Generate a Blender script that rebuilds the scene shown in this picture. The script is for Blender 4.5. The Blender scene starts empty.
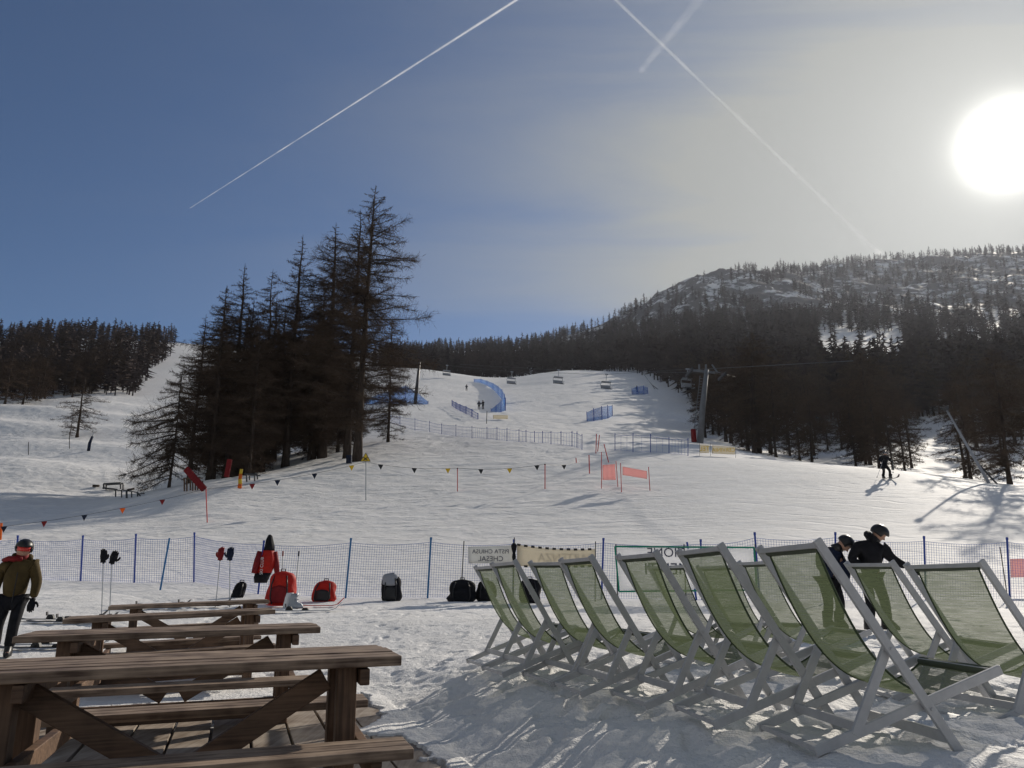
import bpy, math, random
import numpy as np
from mathutils import Vector, Matrix, Euler
R = math.radians
random.seed(7)
rng = np.random.default_rng(11)
S = bpy.context.scene
C = S.collection

# ------------------------------------------------------------ camera, sky, sun, exposure
EYE = 1.15
PITCH, FPX = 0.251, 762.5
cd = bpy.data.cameras.new('camera')
cd.sensor_width = 36.0
cd.lens = FPX * 36.0 / 1024.0
cd.clip_start = 0.05
cd.clip_end = 60000
cam = bpy.data.objects.new('camera', cd)
C.objects.link(cam)
cam.location = (0, 0, EYE)
cam.rotation_euler = (R(90) + PITCH, 0, 0)
S.camera = cam

SUN_DIR = Vector((0.651, 0.890, 0.552)).normalized()
SUN_EL = math.asin(SUN_DIR.z)
SUN_AZ = math.atan2(SUN_DIR.x, SUN_DIR.y)

w = bpy.data.worlds.new('World')
S.world = w
w.use_nodes = True
nt = w.node_tree
nt.nodes.clear()
def N(tree, kind, **kw):
    n = tree.nodes.new(kind)
    for k, v in kw.items():
        if k in n.inputs.keys() if isinstance(k, str) else False:
            n.inputs[k].default_value = v
        else:
            setattr(n, k, v)
    return n
out = nt.nodes.new('ShaderNodeOutputWorld')
sky = nt.nodes.new('ShaderNodeTexSky')
sky.sky_type = 'NISHITA'
sky.sun_disc = False
sky.sun_elevation = SUN_EL
sky.sun_rotation = SUN_AZ
sky.altitude = 1800
sky.air_density = 1.0
sky.dust_density = 0.0
sky.ozone_density = 5.0
bg1 = nt.nodes.new('ShaderNodeBackground')
bg1.inputs['Strength'].default_value = 0.072
nt.links.new(sky.outputs[0], bg1.inputs[0])
# thin veil of high cloud, brightest round the sun, where it glows white
geo = nt.nodes.new('ShaderNodeTexCoord')
dot = nt.nodes.new('ShaderNodeVectorMath'); dot.operation = 'DOT_PRODUCT'
nrm = nt.nodes.new('ShaderNodeVectorMath'); nrm.operation = 'NORMALIZE'
nt.links.new(geo.outputs['Generated'], nrm.inputs[0])
nt.links.new(nrm.outputs[0], dot.inputs[0])
dot.inputs[1].default_value = tuple(SUN_DIR)
def wmath(op, a, b=None, clamp=False):
    n = nt.nodes.new('ShaderNodeMath'); n.operation = op; n.use_clamp = clamp
    for i, v in enumerate((a, b)):
        if v is None: continue
        if isinstance(v, (int, float)): n.inputs[i].default_value = v
        else: nt.links.new(v, n.inputs[i])
    return n.outputs[0]
cosang = wmath('MINIMUM', dot.outputs['Value'], 1.0)
ang = wmath('ARCCOSINE', cosang)                       # radians from the sun
def gauss(sig, amp):
    q = wmath('DIVIDE', ang, sig)
    q = wmath('MULTIPLY', q, q)
    q = wmath('MULTIPLY', q, -1.0)
    return wmath('MULTIPLY', wmath('EXPONENT', q), amp)
def expo(sig, amp):
    q = wmath('MULTIPLY', wmath('DIVIDE', ang, sig), -1.0)
    return wmath('MULTIPLY', wmath('EXPONENT', q), amp)
# cirrus streaks: noise on the sky plane (direction divided by its height)
sep = nt.nodes.new('ShaderNodeSeparateXYZ'); nt.links.new(nrm.outputs[0], sep.inputs[0])
zc = wmath('ADD', wmath('MAXIMUM', sep.outputs[2], 0.0), 0.12)
comb = nt.nodes.new('ShaderNodeCombineXYZ')
nt.links.new(wmath('DIVIDE', sep.outputs[0], zc), comb.inputs[0])
nt.links.new(wmath('DIVIDE', sep.outputs[1], zc), comb.inputs[1])
mp = nt.nodes.new('ShaderNodeMapping')
mp.inputs['Rotation'].default_value = (0, 0, R(-28))
mp.inputs['Scale'].default_value = (0.42, 1.25, 1)
nt.links.new(comb.outputs[0], mp.inputs[0])
nz = nt.nodes.new('ShaderNodeTexNoise')
nz.inputs['Scale'].default_value = 1.5
nz.inputs['Detail'].default_value = 7
nz.inputs['Roughness'].default_value = 0.52
nz.inputs['Distortion'].default_value = 0.9
nt.links.new(mp.outputs[0], nz.inputs['Vector'])
cir = nt.nodes.new('ShaderNodeMapRange')
cir.inputs['From Min'].default_value = 0.38
cir.inputs['From Max'].default_value = 0.64
cir.inputs['To Min'].default_value = 0.50
cir.inputs['To Max'].default_value = 1.55
nt.links.new(nz.outputs[0], cir.inputs[0])
# added pale veil over the unseen sky behind the camera, neutral fill for shadows
back_fill = nt.nodes.new('ShaderNodeMapRange'); back_fill.interpolation_type = 'SMOOTHSTEP'
back_fill.inputs['From Min'].default_value = 1.22; back_fill.inputs['From Max'].default_value = 1.75
back_fill.inputs['To Min'].default_value = 0.0; back_fill.inputs['To Max'].default_value = 0.75
nt.links.new(ang, back_fill.inputs[0])
VEIL = wmath('ADD', wmath('ADD', wmath('MULTIPLY', gauss(0.52, 1.02), cir.outputs[0], True), gauss(0.30, 0.45), True), back_fill.outputs[0], True)
GLOW = wmath('ADD', wmath('ADD', gauss(0.036, 1.4), expo(0.13, 0.46)), gauss(0.026, 6.0))
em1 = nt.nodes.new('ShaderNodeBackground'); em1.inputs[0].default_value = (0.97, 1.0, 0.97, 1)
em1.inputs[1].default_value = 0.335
em2 = nt.nodes.new('ShaderNodeBackground'); em2.inputs[0].default_value = (1.0, 0.98, 0.90, 1)
nt.links.new(GLOW, em2.inputs[1])
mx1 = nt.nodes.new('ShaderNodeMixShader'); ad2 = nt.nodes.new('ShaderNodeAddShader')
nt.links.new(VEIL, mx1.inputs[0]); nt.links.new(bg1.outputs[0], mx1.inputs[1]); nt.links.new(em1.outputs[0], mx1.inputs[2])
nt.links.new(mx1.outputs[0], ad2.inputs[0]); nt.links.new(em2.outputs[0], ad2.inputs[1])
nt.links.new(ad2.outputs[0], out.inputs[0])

sl = bpy.data.lights.new('sun', 'SUN')
sl.energy = 4.15
sl.angle = R(0.6)
sl.color = (1.0, 0.915, 0.79)
so = bpy.data.objects.new('sun', sl)
C.objects.link(so)
so.rotation_euler = SUN_DIR.to_track_quat('Z', 'Y').to_euler()

S.view_settings.view_transform = 'Standard'
S.view_settings.look = 'None'
S.view_settings.gamma = 1
S.view_settings.exposure = 0.0
S.view_settings.use_curve_mapping = False
S.render.engine = 'CYCLES'
S.cycles.use_denoising = True
S.cycles.max_bounces = 6
S.cycles.transparent_max_bounces = 16
S.cycles.volume_bounces = 0
S.cycles.caustics_reflective = False
S.cycles.caustics_refractive = False

# ------------------------------------------------------------ helpers
CP, SP = math.cos(PITCH), math.sin(PITCH)
def ray(px, py):
    x = (px - 512) / FPX; y = (384 - py) / FPX
    return np.array([x, CP - y * SP, SP + y * CP])
def at(px, py, Y):                 # the world point seen there at ground distance Y
    d = ray(px, py)
    p = d * (Y / d[1]); p[2] += EYE
    return p
def sstep(a, b, x):
    t = np.clip((x - a) / (b - a), 0, 1)
    return t * t * (3 - 2 * t)
_perm = rng.random((256, 256))
def vnoise(x, y):
    xi = np.floor(x).astype(int); yi = np.floor(y).astype(int)
    fx = x - xi; fy = y - yi
    fx = fx * fx * (3 - 2 * fx); fy = fy * fy * (3 - 2 * fy)
    a = _perm[xi & 255, yi & 255]; b = _perm[(xi + 1) & 255, yi & 255]
    c = _perm[xi & 255, (yi + 1) & 255]; d = _perm[(xi + 1) & 255, (yi + 1) & 255]
    return (a * (1 - fx) + b * fx) * (1 - fy) + (c * (1 - fx) + d * fx) * fy * 1.0
def fbm(x, y, oct=4, gain=0.5):
    s = 0.0; a = 1.0; t = 0.0
    for i in range(oct):
        s = s + a * (vnoise(x * 2 ** i + 17.3 * i, y * 2 ** i + 5.1 * i) - 0.5)
        t += a; a *= gain
    return s / t * 2

def tag(o, label=None, cat=None, group=None, kind=None):
    if label: o['label'] = label
    if cat: o['category'] = cat
    if group: o['group'] = group
    if kind: o['kind'] = kind
    return o
def thing(name, label, cat, loc=(0, 0, 0), rz=0.0, group=None):
    o = bpy.data.objects.new(name, None)
    o.empty_display_size = 0.1
    C.objects.link(o)
    o.location = tuple(float(v) for v in loc)
    o.rotation_euler = (0, 0, rz)
    return tag(o, label, cat, group)
def copy_tree(o, parent=None):
    c = o.copy(); C.objects.link(c)
    if parent is not None: c.parent = parent
    for ch in o.children: copy_tree(ch, c)
    return c

def basis(d, up=(0, 0, 1)):
    d = np.asarray(d, float); d = d / np.linalg.norm(d)
    u = np.asarray(up, float)
    if abs(d @ u) > 0.98: u = np.array([1.0, 0, 0])
    s = np.cross(d, u); s /= np.linalg.norm(s)
    return d, s, np.cross(s, d)
class MB:
    def __init__(self): self.v = []; self.f = []; self.m = []
    def add(self, vs, fs, mi=0):
        b = len(self.v)
        self.v += [tuple(float(c) for c in p) for p in vs]
        self.f += [tuple(b + i for i in f) for f in fs]
        self.m += [mi] * len(fs)
    def bar(self, p0, p1, w, h, up=(0, 0, 1), mi=0):      # rectangular beam, w sideways, h along up
        p0 = np.array(p0, float); p1 = np.array(p1, float)
        d, s, u = basis(p1 - p0, up)
        vs = []
        for p in (p0, p1):
            for a, b in ((-1, -1), (1, -1), (1, 1), (-1, 1)):
                vs.append(p + s * a * w / 2 + u * b * h / 2)
        self.add(vs, [(0, 3, 2, 1), (4, 5, 6, 7), (0, 1, 5, 4), (1, 2, 6, 5), (2, 3, 7, 6), (3, 0, 4, 7)], mi)
    def box(self, c, sz, mi=0):
        c = np.array(c, float)
        self.bar(c - np.array([sz[0] / 2, 0, 0]), c + np.array([sz[0] / 2, 0, 0]), sz[1], sz[2], mi=mi)
    def tube(self, pts, rad, n=8, mi=0, cap=True):
        pts = [np.array(p, float) for p in pts]
        if isinstance(rad, (int, float)): rad = [rad] * len(pts)
        vs = []; fs = []
        _, s, u = basis(pts[1] - pts[0])
        for i, p in enumerate(pts):
            d = pts[min(i + 1, len(pts) - 1)] - pts[max(i - 1, 0)]
            d = d / (np.linalg.norm(d) + 1e-9)
            s = s - d * (s @ d); s /= np.linalg.norm(s); u = np.cross(s, d)
            for k in range(n):
                a = 2 * math.pi * k / n
                vs.append(p + (s * math.cos(a) + u * math.sin(a)) * rad[i])
        for i in range(len(pts) - 1):
            for k in range(n):
                a = i * n + k; b = i * n + (k + 1) % n
                fs.append((a, b, b + n, a + n))
        if cap:
            fs.append(tuple(range(n))[::-1]); fs.append(tuple(range((len(pts) - 1) * n, len(pts) * n)))
        self.add(vs, fs, mi)
    def loft(self, rings, mi=0, cap=True):                # rings of equal length
        n = len(rings[0]); vs = [p for r in rings for p in r]; fs = []
        for i in range(len(rings) - 1):
            for k in range(n):
                a = i * n + k; b = i * n + (k + 1) % n
                fs.append((a, b, b + n, a + n))
        if cap:
            fs.append(tuple(range(n))[::-1]); fs.append(tuple(range((len(rings) - 1) * n, len(rings) * n)))
        self.add(vs, fs, mi)
    def sheet(self, grid, mi=0):                          # grid[i][j] of points
        a = len(grid); b = len(grid[0])
        self.add([p for r in grid for p in r],
                 [(i * b + j, i * b + j + 1, (i + 1) * b + j + 1, (i + 1) * b + j) for i in range(a - 1) for j in range(b - 1)], mi)
    def build(self, name, mats, parent=None, smooth=False, bevel=0, solid=0, sub=0):
        me = bpy.data.meshes.new(name)
        me.from_pydata(self.v, [], self.f)
        if not isinstance(mats, (list, tuple)): mats = [mats]
        for m in mats: me.materials.append(m)
        if len(mats) > 1: me.polygons.foreach_set('material_index', self.m)
        if smooth: me.polygons.foreach_set('use_smooth', [True] * len(me.polygons))
        me.update()
        o = bpy.data.objects.new(name, me)
        C.objects.link(o)
        if parent is not None: o.parent = parent
        if solid:
            md = o.modifiers.new('solid', 'SOLIDIFY'); md.thickness = solid; md.offset = 0
        if sub:
            md = o.modifiers.new('sub', 'SUBSURF'); md.levels = sub; md.render_levels = sub
        if bevel:
            md = o.modifiers.new('bevel', 'BEVEL'); md.width = bevel; md.segments = 2; md.limit_method = 'ANGLE'
        return o
def npmesh(name, V, F, mat, parent=None, smooth=False, mi=None):   # V (n,3), F (m,k)
    me = bpy.data.meshes.new(name)
    V = np.ascontiguousarray(V, dtype=np.float32); F = np.ascontiguousarray(F, dtype=np.int32)
    k = F.shape[1]
    me.vertices.add(len(V)); me.vertices.foreach_set('co', V.ravel())
    me.loops.add(F.size); me.loops.foreach_set('vertex_index', F.ravel())
    me.polygons.add(len(F)); me.polygons.foreach_set('loop_start', np.arange(0, F.size, k, dtype=np.int32))
    if smooth: me.polygons.foreach_set('use_smooth', np.ones(len(F), dtype=bool))
    for m in (mat if isinstance(mat, list) else [mat]): me.materials.append(m)
    if mi is not None: me.polygons.foreach_set('material_index', np.asarray(mi, dtype=np.int32))
    me.update(calc_edges=True)
    o = bpy.data.objects.new(name, me)
    C.objects.link(o)
    if parent is not None: o.parent = parent
    return o

# ------------------------------------------------------------ materials
def mat(name, col, rough=0.7, spec=0.3, metal=0.0, var=0.0, scale=8.0, stretch=(1, 1, 1), bump=0.0, trans=0.0, alpha=1.0, sheen=0.0):
    m = bpy.data.materials.new(name); m.use_nodes = True
    t = m.node_tree; b = t.nodes['Principled BSDF']
    b.inputs['Base Color'].default_value = (*col, 1)
    b.inputs['Roughness'].default_value = rough
    b.inputs['Specular IOR Level'].default_value = spec
    b.inputs['Metallic'].default_value = metal
    if sheen: b.inputs['Sheen Weight'].default_value = sheen
    if var or bump:
        tc = t.nodes.new('ShaderNodeTexCoord'); mp = t.nodes.new('ShaderNodeMapping')
        mp.inputs['Scale'].default_value = stretch
        n = t.nodes.new('ShaderNodeTexNoise'); n.inputs['Scale'].default_value = scale
        n.inputs['Detail'].default_value = 6; n.inputs['Roughness'].default_value = 0.62
        t.links.new(tc.outputs['Object'], mp.inputs[0]); t.links.new(mp.outputs[0], n.inputs['Vector'])
        if var:
            mr = t.nodes.new('ShaderNodeMapRange')
            mr.inputs['From Min'].default_value = 0.3; mr.inputs['From Max'].default_value = 0.7
            mr.inputs['To Min'].default_value = 1 - var; mr.inputs['To Max'].default_value = 1 + var
            t.links.new(n.outputs[0], mr.inputs[0])
            mx = t.nodes.new('ShaderNodeVectorMath'); mx.operation = 'SCALE'
            mx.inputs[0].default_value = col
            t.links.new(mr.outputs[0], mx.inputs['Scale'])
            t.links.new(mx.outputs[0], b.inputs['Base Color'])
        if bump:
            bp = t.nodes.new('ShaderNodeBump'); bp.inputs['Strength'].default_value = bump; bp.inputs['Distance'].default_value = 0.01
            t.links.new(n.outputs[0], bp.inputs['Height']); t.links.new(bp.outputs[0], b.inputs['Normal'])
    if trans or alpha < 1:
        o = t.nodes['Material Output']; src = b.outputs[0]
        if trans:
            tr = t.nodes.new('ShaderNodeBsdfTranslucent'); tr.inputs[0].default_value = (*col, 1)
            mx = t.nodes.new('ShaderNodeMixShader'); mx.inputs[0].default_value = trans
            t.links.new(src, mx.inputs[1]); t.links.new(tr.outputs[0], mx.inputs[2]); src = mx.outputs[0]
        if alpha < 1:
            tp = t.nodes.new('ShaderNodeBsdfTransparent'); mx = t.nodes.new('ShaderNodeMixShader'); mx.inputs[0].default_value = alpha
            t.links.new(tp.outputs[0], mx.inputs[1]); t.links.new(src, mx.inputs[2]); src = mx.outputs[0]
        t.links.new(src, o.inputs[0])
    return m
def wood(name, c1, c2, axis=0, fine=60.0):
    m = bpy.data.materials.new(name); m.use_nodes = True
    t = m.node_tree; b = t.nodes['Principled BSDF']
    b.inputs['Roughness'].default_value = 0.62; b.inputs['Specular IOR Level'].default_value = 0.35
    tc = t.nodes.new('ShaderNodeTexCoord'); oi = t.nodes.new('ShaderNodeObjectInfo')
    ad = t.nodes.new('ShaderNodeVectorMath'); ad.operation = 'ADD'
    sc = t.nodes.new('ShaderNodeVectorMath'); sc.operation = 'SCALE'; sc.inputs[0].default_value = (31, 17, 9)
    t.links.new(oi.outputs['Random'], sc.inputs['Scale'])
    t.links.new(tc.outputs['Object'], ad.inputs[0]); t.links.new(sc.outputs[0], ad.inputs[1])
    mp = t.nodes.new('ShaderNodeMapping')
    s = [1.0, 1.0, 1.0]; s[axis] = 0.05; mp.inputs['Scale'].default_value = s
    t.links.new(ad.outputs[0], mp.inputs[0])
    n1 = t.nodes.new('ShaderNodeTexNoise'); n1.inputs['Scale'].default_value = fine; n1.inputs['Detail'].default_value = 5
    n2 = t.nodes.new('ShaderNodeTexNoise'); n2.inputs['Scale'].default_value = 4.5; n2.inputs['Detail'].default_value = 4
    t.links.new(mp.outputs[0], n1.inputs['Vector']); t.links.new(ad.outputs[0], n2.inputs['Vector'])
    a = t.nodes.new('ShaderNodeMath'); a.operation = 'ADD'; t.links.new(n1.outputs[0], a.inputs[0]); t.links.new(n2.outputs[0], a.inputs[1])
    cr = t.nodes.new('ShaderNodeValToRGB')
    cr.color_ramp.elements[0].position = 0.78; cr.color_ramp.elements[0].color = (*c1, 1)
    cr.color_ramp.elements[1].position = 1.22; cr.color_ramp.elements[1].color = (*c2, 1)
    hm = t.nodes.new('ShaderNodeMath'); hm.operation = 'MULTIPLY'; hm.inputs[1].default_value = 1.0
    t.links.new(a.outputs[0], hm.inputs[0])
    hf = t.nodes.new('ShaderNodeMapRange'); hf.inputs['From Max'].default_value = 2.0; t.links.new(hm.outputs[0], hf.inputs[0])
    cr.color_ramp.elements[0].position = 0.38; cr.color_ramp.elements[1].position = 0.62
    t.links.new(hf.outputs[0], cr.inputs[0]); t.links.new(cr.outputs[0], b.inputs['Base Color'])
    bp = t.nodes.new('ShaderNodeBump'); bp.inputs['Strength'].default_value = 0.5; bp.inputs['Distance'].default_value = 0.004
    t.links.new(n1.outputs[0], bp.inputs['Height']); t.links.new(bp.outputs[0], b.inputs['Normal'])
    return m
M = {}
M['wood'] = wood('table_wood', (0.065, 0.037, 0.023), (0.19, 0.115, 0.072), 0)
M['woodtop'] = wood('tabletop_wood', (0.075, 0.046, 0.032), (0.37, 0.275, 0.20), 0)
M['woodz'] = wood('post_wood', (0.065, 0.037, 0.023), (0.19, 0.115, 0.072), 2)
M['deck'] = wood('deck_wood', (0.19, 0.145, 0.11), (0.40, 0.34, 0.28), 1, 30)
M['grey'] = mat('grey_frame', (0.44, 0.44, 0.45), 0.38, 0.5, var=0.10, scale=14, bump=0.1)
M['blue'] = mat('blue_post', (0.012, 0.05, 0.30), 0.4, 0.4)
M['teal'] = mat('teal_blue_post', (0.01, 0.13, 0.32), 0.4, 0.4)
M['bluenet'] = mat('blue_net', (0.02, 0.10, 0.45), 0.6, 0.2, trans=0.35)
M['greynet'] = mat('blue_grey_net', (0.05, 0.12, 0.46), 0.7, 0.2)
M['black'] = mat('black_cloth', (0.010, 0.010, 0.013), 0.8, 0.2, var=0.4, scale=14, bump=1.0)
M['blackp'] = mat('black_plastic', (0.012, 0.012, 0.014), 0.4, 0.4)
M['red'] = mat('red_cloth', (0.52, 0.022, 0.012), 0.6, 0.3, var=0.2, scale=9, trans=0.25, bump=1.0)
M['dred'] = mat('dark_red_cloth', (0.22, 0.012, 0.015), 0.7, 0.3, var=0.25, scale=12, trans=0.15)
M['pink'] = mat('red_banner', (0.80, 0.40, 0.38), 0.7, 0.2, trans=0.5, alpha=0.7)
M['redpole'] = mat('red_pole', (0.55, 0.06, 0.06), 0.5, 0.3)
M['orange'] = mat('orange_cloth', (0.75, 0.20, 0.03), 0.7, 0.2, trans=0.4)
M['yellow'] = mat('yellow_sign', (0.75, 0.52, 0.04), 0.5, 0.3, trans=0.2)
M['white'] = mat('white_cloth', (0.78, 0.78, 0.76), 0.7, 0.2, trans=0.35)
M['whitep'] = mat('white_plastic', (0.75, 0.75, 0.75), 0.4, 0.4)
M['cream'] = mat('cream_banner', (0.78, 0.73, 0.62), 0.7, 0.2, trans=0.45, var=0.12, scale=6)
M['green'] = mat('green_pipe', (0.01, 0.22, 0.14), 0.5, 0.3)
M['pylon'] = mat('pylon_steel', (0.17, 0.18, 0.20), 0.6, 0.3, var=0.15, scale=2)
M['steel'] = mat('galvanised_steel', (0.33, 0.35, 0.38), 0.5, 0.5, metal=0.3, var=0.15, scale=4)
M['dark'] = mat('dark_metal', (0.04, 0.04, 0.045), 0.5, 0.4)
M['olive'] = mat('olive_cloth', (0.070, 0.048, 0.018), 0.85, 0.2, var=0.3, scale=9, bump=1.0)
M['skin'] = mat('skin', (0.42, 0.24, 0.17), 0.55, 0.35)
M['navy'] = mat('navy_cloth', (0.012, 0.018, 0.04), 0.8, 0.2, var=0.3, scale=16)
M['bark'] = mat('bark', (0.060, 0.046, 0.038), 0.95, 0.1, var=0.5, scale=6, stretch=(1, 1, 0.2), bump=0.6)
M['twig'] = mat('twig', (0.085, 0.060, 0.044), 0.95, 0.05, var=0.45, scale=0.35)
M['twigfar'] = mat('far_twig', (0.055, 0.042, 0.038), 0.95, 0.05, var=0.5, scale=0.03)
M['text'] = mat('banner_lettering', (0.05, 0.06, 0.10), 0.7, 0.1)
# ------------------------------------------------------------ the ground: one snow sheet to the far ridge
# heights measured along lines of sight, stored as slope (z - EYE)/Y over (X/Y, ln Y)
COLS = [-500, -150, 0, 80, 150, 210, 300, 370, 420, 450, 495, 520, 560, 600, 640, 700, 800, 900, 1024, 1200, 1600]
ROWY = [14, 19, 24, 32, 42, 50, 57, 66, 80, 98, 118, 140, 170, 205, 260, 350, 450, 600, 760, 950, 1200, 1600]
PROF = {
 -500: [598, 590, 573, 548, 525, 512, 503, 493, 478, 462, 448, 434, 416, 400, 378, 350, 338, 345, 360, 380, 400, 420],
 -150: [598, 590, 573, 548, 525, 512, 503, 493, 478, 462, 448, 434, 416, 400, 380, 352, 340, 345, 360, 380, 400, 420],
    0: [600, 591, 573, 546, 523, 512, 503, 492, 474, 456, 441, 425, 408, 397, 378, 352, 340, 345, 360, 380, 400, 420],
   80: [602, 592, 573, 545, 522, 511, 504, 497, 480, 459, 443, 428, 409, 396, 376, 350, 338, 343, 360, 380, 400, 420],
  150: [604, 594, 573, 544, 518, 500, 490, 500, 487, 462, 445, 430, 416, 403, 380, 352, 341, 345, 360, 380, 400, 420],
  210: [606, 596, 574, 544, 510, 491, 479, 482, 474, 462, 450, 436, 420, 404, 384, 356, 345, 350, 360, 380, 400, 420],
  300: [606, 599, 574, 543, 508, 486, 470, 461, 456, 448, 438, 426, 412, 400, 386, 366, 355, 355, 360, 380, 400, 420],
  370: [606, 600, 573, 542, 507, 482, 463, 451, 440, 428, 414, 402, 390, 381, 368, 372, 366, 358, 352, 352, 370, 420],
  420: [606, 600, 572, 541, 505, 480, 461, 449, 438, 427, 415, 404, 392, 383, 367, 374, 370, 358, 350, 353, 370, 420],
 450: [606, 600, 572, 541, 504, 479, 461, 449, 438, 427, 415, 405, 394, 386, 372, 378, 371, 360, 352, 354, 370, 420],
 495: [606, 600, 571, 540, 502, 477, 459, 446, 435, 427, 418, 408, 397, 389, 380, 380, 370, 358, 349, 350, 366, 420],
  520: [606, 600, 571, 539, 501, 476, 458, 445, 434, 427, 419, 409, 397, 388, 378, 379, 368, 356, 348, 348, 365, 420],
 560: [606, 600, 571, 537, 499, 474, 457, 446, 436, 429, 420, 409, 395, 383, 369, 375, 366, 352, 341, 339, 357, 420],
  600: [606, 600, 571, 536, 497, 472, 457, 446, 438, 430, 421, 408, 394, 383, 370, 375, 363, 348, 335, 330, 350, 420],
  640: [606, 600, 571, 535, 495, 471, 457, 448, 441, 434, 426, 414, 399, 388, 376, 366, 353, 336, 322, 309, 336, 420],
 700: [605, 600, 570, 533, 492, 468, 456, 450, 445, 441, 437, 428, 412, 396, 378, 352, 335, 317, 299, 282, 310, 420],
  800: [605, 600, 569, 530, 490, 468, 462, 466, 463, 456, 446, 430, 408, 390, 368, 345, 328, 310, 292, 270, 270, 420],
  900: [605, 600, 568, 527, 486, 470, 472, 474, 466, 456, 442, 426, 406, 388, 368, 346, 330, 312, 290, 268, 262, 420],
 1024: [605, 600, 567, 518, 489, 487, 489, 484, 470, 456, 442, 425, 404, 386, 366, 344, 326, 306, 282, 258, 252, 420],
 1200: [605, 600, 566, 520, 492, 492, 494, 490, 474, 458, 442, 424, 402, 384, 362, 338, 318, 296, 270, 244, 238, 420],
 1600: [605, 600, 566, 520, 495, 492, 494, 490, 474, 458, 442, 424, 402, 384, 362, 338, 318, 290, 260, 230, 220, 420]}
_lnY = np.log(np.array(ROWY, float))
UG = np.linspace(-2.2, 2.2, 881)
_rows = []
for j, Y in enumerate(ROWY):
    uu = []; ss = []
    for c in COLS:
        p = at(c, PROF[c][j], Y)
        uu.append(p[0] / Y); ss.append((p[2] - EYE) / Y)
    r = np.interp(UG, uu, ss)
    k = np.hanning(29); k /= k.sum()
    r = np.convolve(np.pad(r, 14, 'edge'), k, 'valid')
    _rows.append(r)
_rows = np.array(_rows)
def _far(X, Y):
    Y = np.maximum(Y, 14.0)
    u = np.clip(X / Y, -2.19, 2.19)
    l = np.log(Y)
    j = np.clip(np.searchsorted(_lnY, l) - 1, 0, len(ROWY) - 2)
    fu = (u - UG[0]) / (UG[1] - UG[0]); iu = np.clip(fu.astype(int), 0, len(UG) - 2); fu = fu - iu
    def row(q):
        q = np.clip(q, 0, len(ROWY) - 1)
        return _rows[q, iu] * (1 - fu) + _rows[q, iu + 1] * fu
    p0, p1, p2, p3 = row(j - 1), row(j), row(j + 1), row(j + 2)
    t = np.clip((l - _lnY[j]) / (_lnY[j + 1] - _lnY[j]), 0, 1)
    h = _lnY[j + 1] - _lnY[j]
    hm = np.where(j > 0, _lnY[j] - _lnY[np.maximum(j - 1, 0)], h)
    hp = np.where(j + 2 < len(ROWY), _lnY[np.minimum(j + 2, len(ROWY) - 1)] - _lnY[j + 1], h)
    d1 = (p2 - p1) / h; d0 = np.where(j > 0, (p1 - p0) / hm, d1); d2 = np.where(j + 2 < len(ROWY), (p3 - p2) / hp, d1)
    m1 = np.where(d0 * d1 > 0, 2 * d0 * d1 / (d0 + d1 + 1e-12), 0) * h
    m2 = np.where(d1 * d2 > 0, 2 * d1 * d2 / (d1 + d2 + 1e-12), 0) * h
    t2 = t * t; t3 = t2 * t
    s = (2 * t3 - 3 * t2 + 1) * p1 + (t3 - 2 * t2 + t) * m1 + (-2 * t3 + 3 * t2) * p2 + (t3 - t2) * m2
    return EYE + s * Y
DE = np.array([-0.39, 5.25]); DA = np.array([-0.33, 0.944]); DB = np.array([-0.944, -0.33])   # deck corner line, along, across (left)
def deck_ab(X, Y):
    x = X - DE[0]; y = Y - DE[1]
    return x * DA[0] + y * DA[1], x * DB[0] + y * DB[1]
DECK_A1, DECK_B1 = 3.4, 9.0
def _near(X, Y):
    a, b = deck_ab(X, Y)
    left = np.interp(Y, [9, 11, 12.5, 14, 15.5, 17, 19], [0.0, 0.03, 0.12, 0.30, 0.44, 0.53, 0.60])
    right = np.interp(Y, [8, 12, 15, 19], [0.33, 0.43, 0.52, 0.63])
    m = sstep(0.0, 1.5, -b)
    m = np.where(-b < 0.25, np.maximum(m, 0.0), m)
    edge = sstep(8.0, 11.5, Y)
    m = m * (1 - edge) + sstep(-1.0, 4.0, -b) * edge
    z = left * (1 - m) + right * m
    z = z + 0.05 * fbm(X * 0.5 + 3, Y * 0.5, 3) * sstep(0.2, 1.5, -b)
    onz = (b > -0.02) & (b < DECK_B1) & (a < DECK_A1)
    return z, onz, b, a
_fp = np.zeros((900, 800))          # 2 cm raster of boot prints, x -9..9, y 3..19
_fr = np.random.default_rng(42)
for _i in range(1500):
    _k = _fr.random()
    _x, _y = (_fr.uniform(-8.5, 8.5), _fr.uniform(8.5, 18.5)) if _k < 0.55 else (_fr.uniform(-1.2, 5.5), _fr.uniform(3.2, 11))
    _a = _fr.uniform(0, 6.28); _L = _fr.uniform(0.11, 0.16); _W = _fr.uniform(0.045, 0.065); _d = _fr.uniform(0.012, 0.04)
    _i0, _j0 = int((_x + 9) / 0.02), int((_y - 3) / 0.02)
    _ii, _jj = np.mgrid[max(0, _i0 - 14):min(900, _i0 + 15), max(0, _j0 - 14):min(800, _j0 + 15)]
    if _ii.size == 0: continue
    _dx = (_ii - _i0) * 0.02; _dy = (_jj - _j0) * 0.02
    _u = (_dx * math.cos(_a) + _dy * math.sin(_a)) / _L; _v = (-_dx * math.sin(_a) + _dy * math.cos(_a)) / _W
    _q = _u ** 4 + _v ** 4
    _fp[_ii, _jj] += -_d * np.exp(-_q) + 0.35 * _d * np.exp(-(_q - 1.6) ** 2 * 2)
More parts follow.
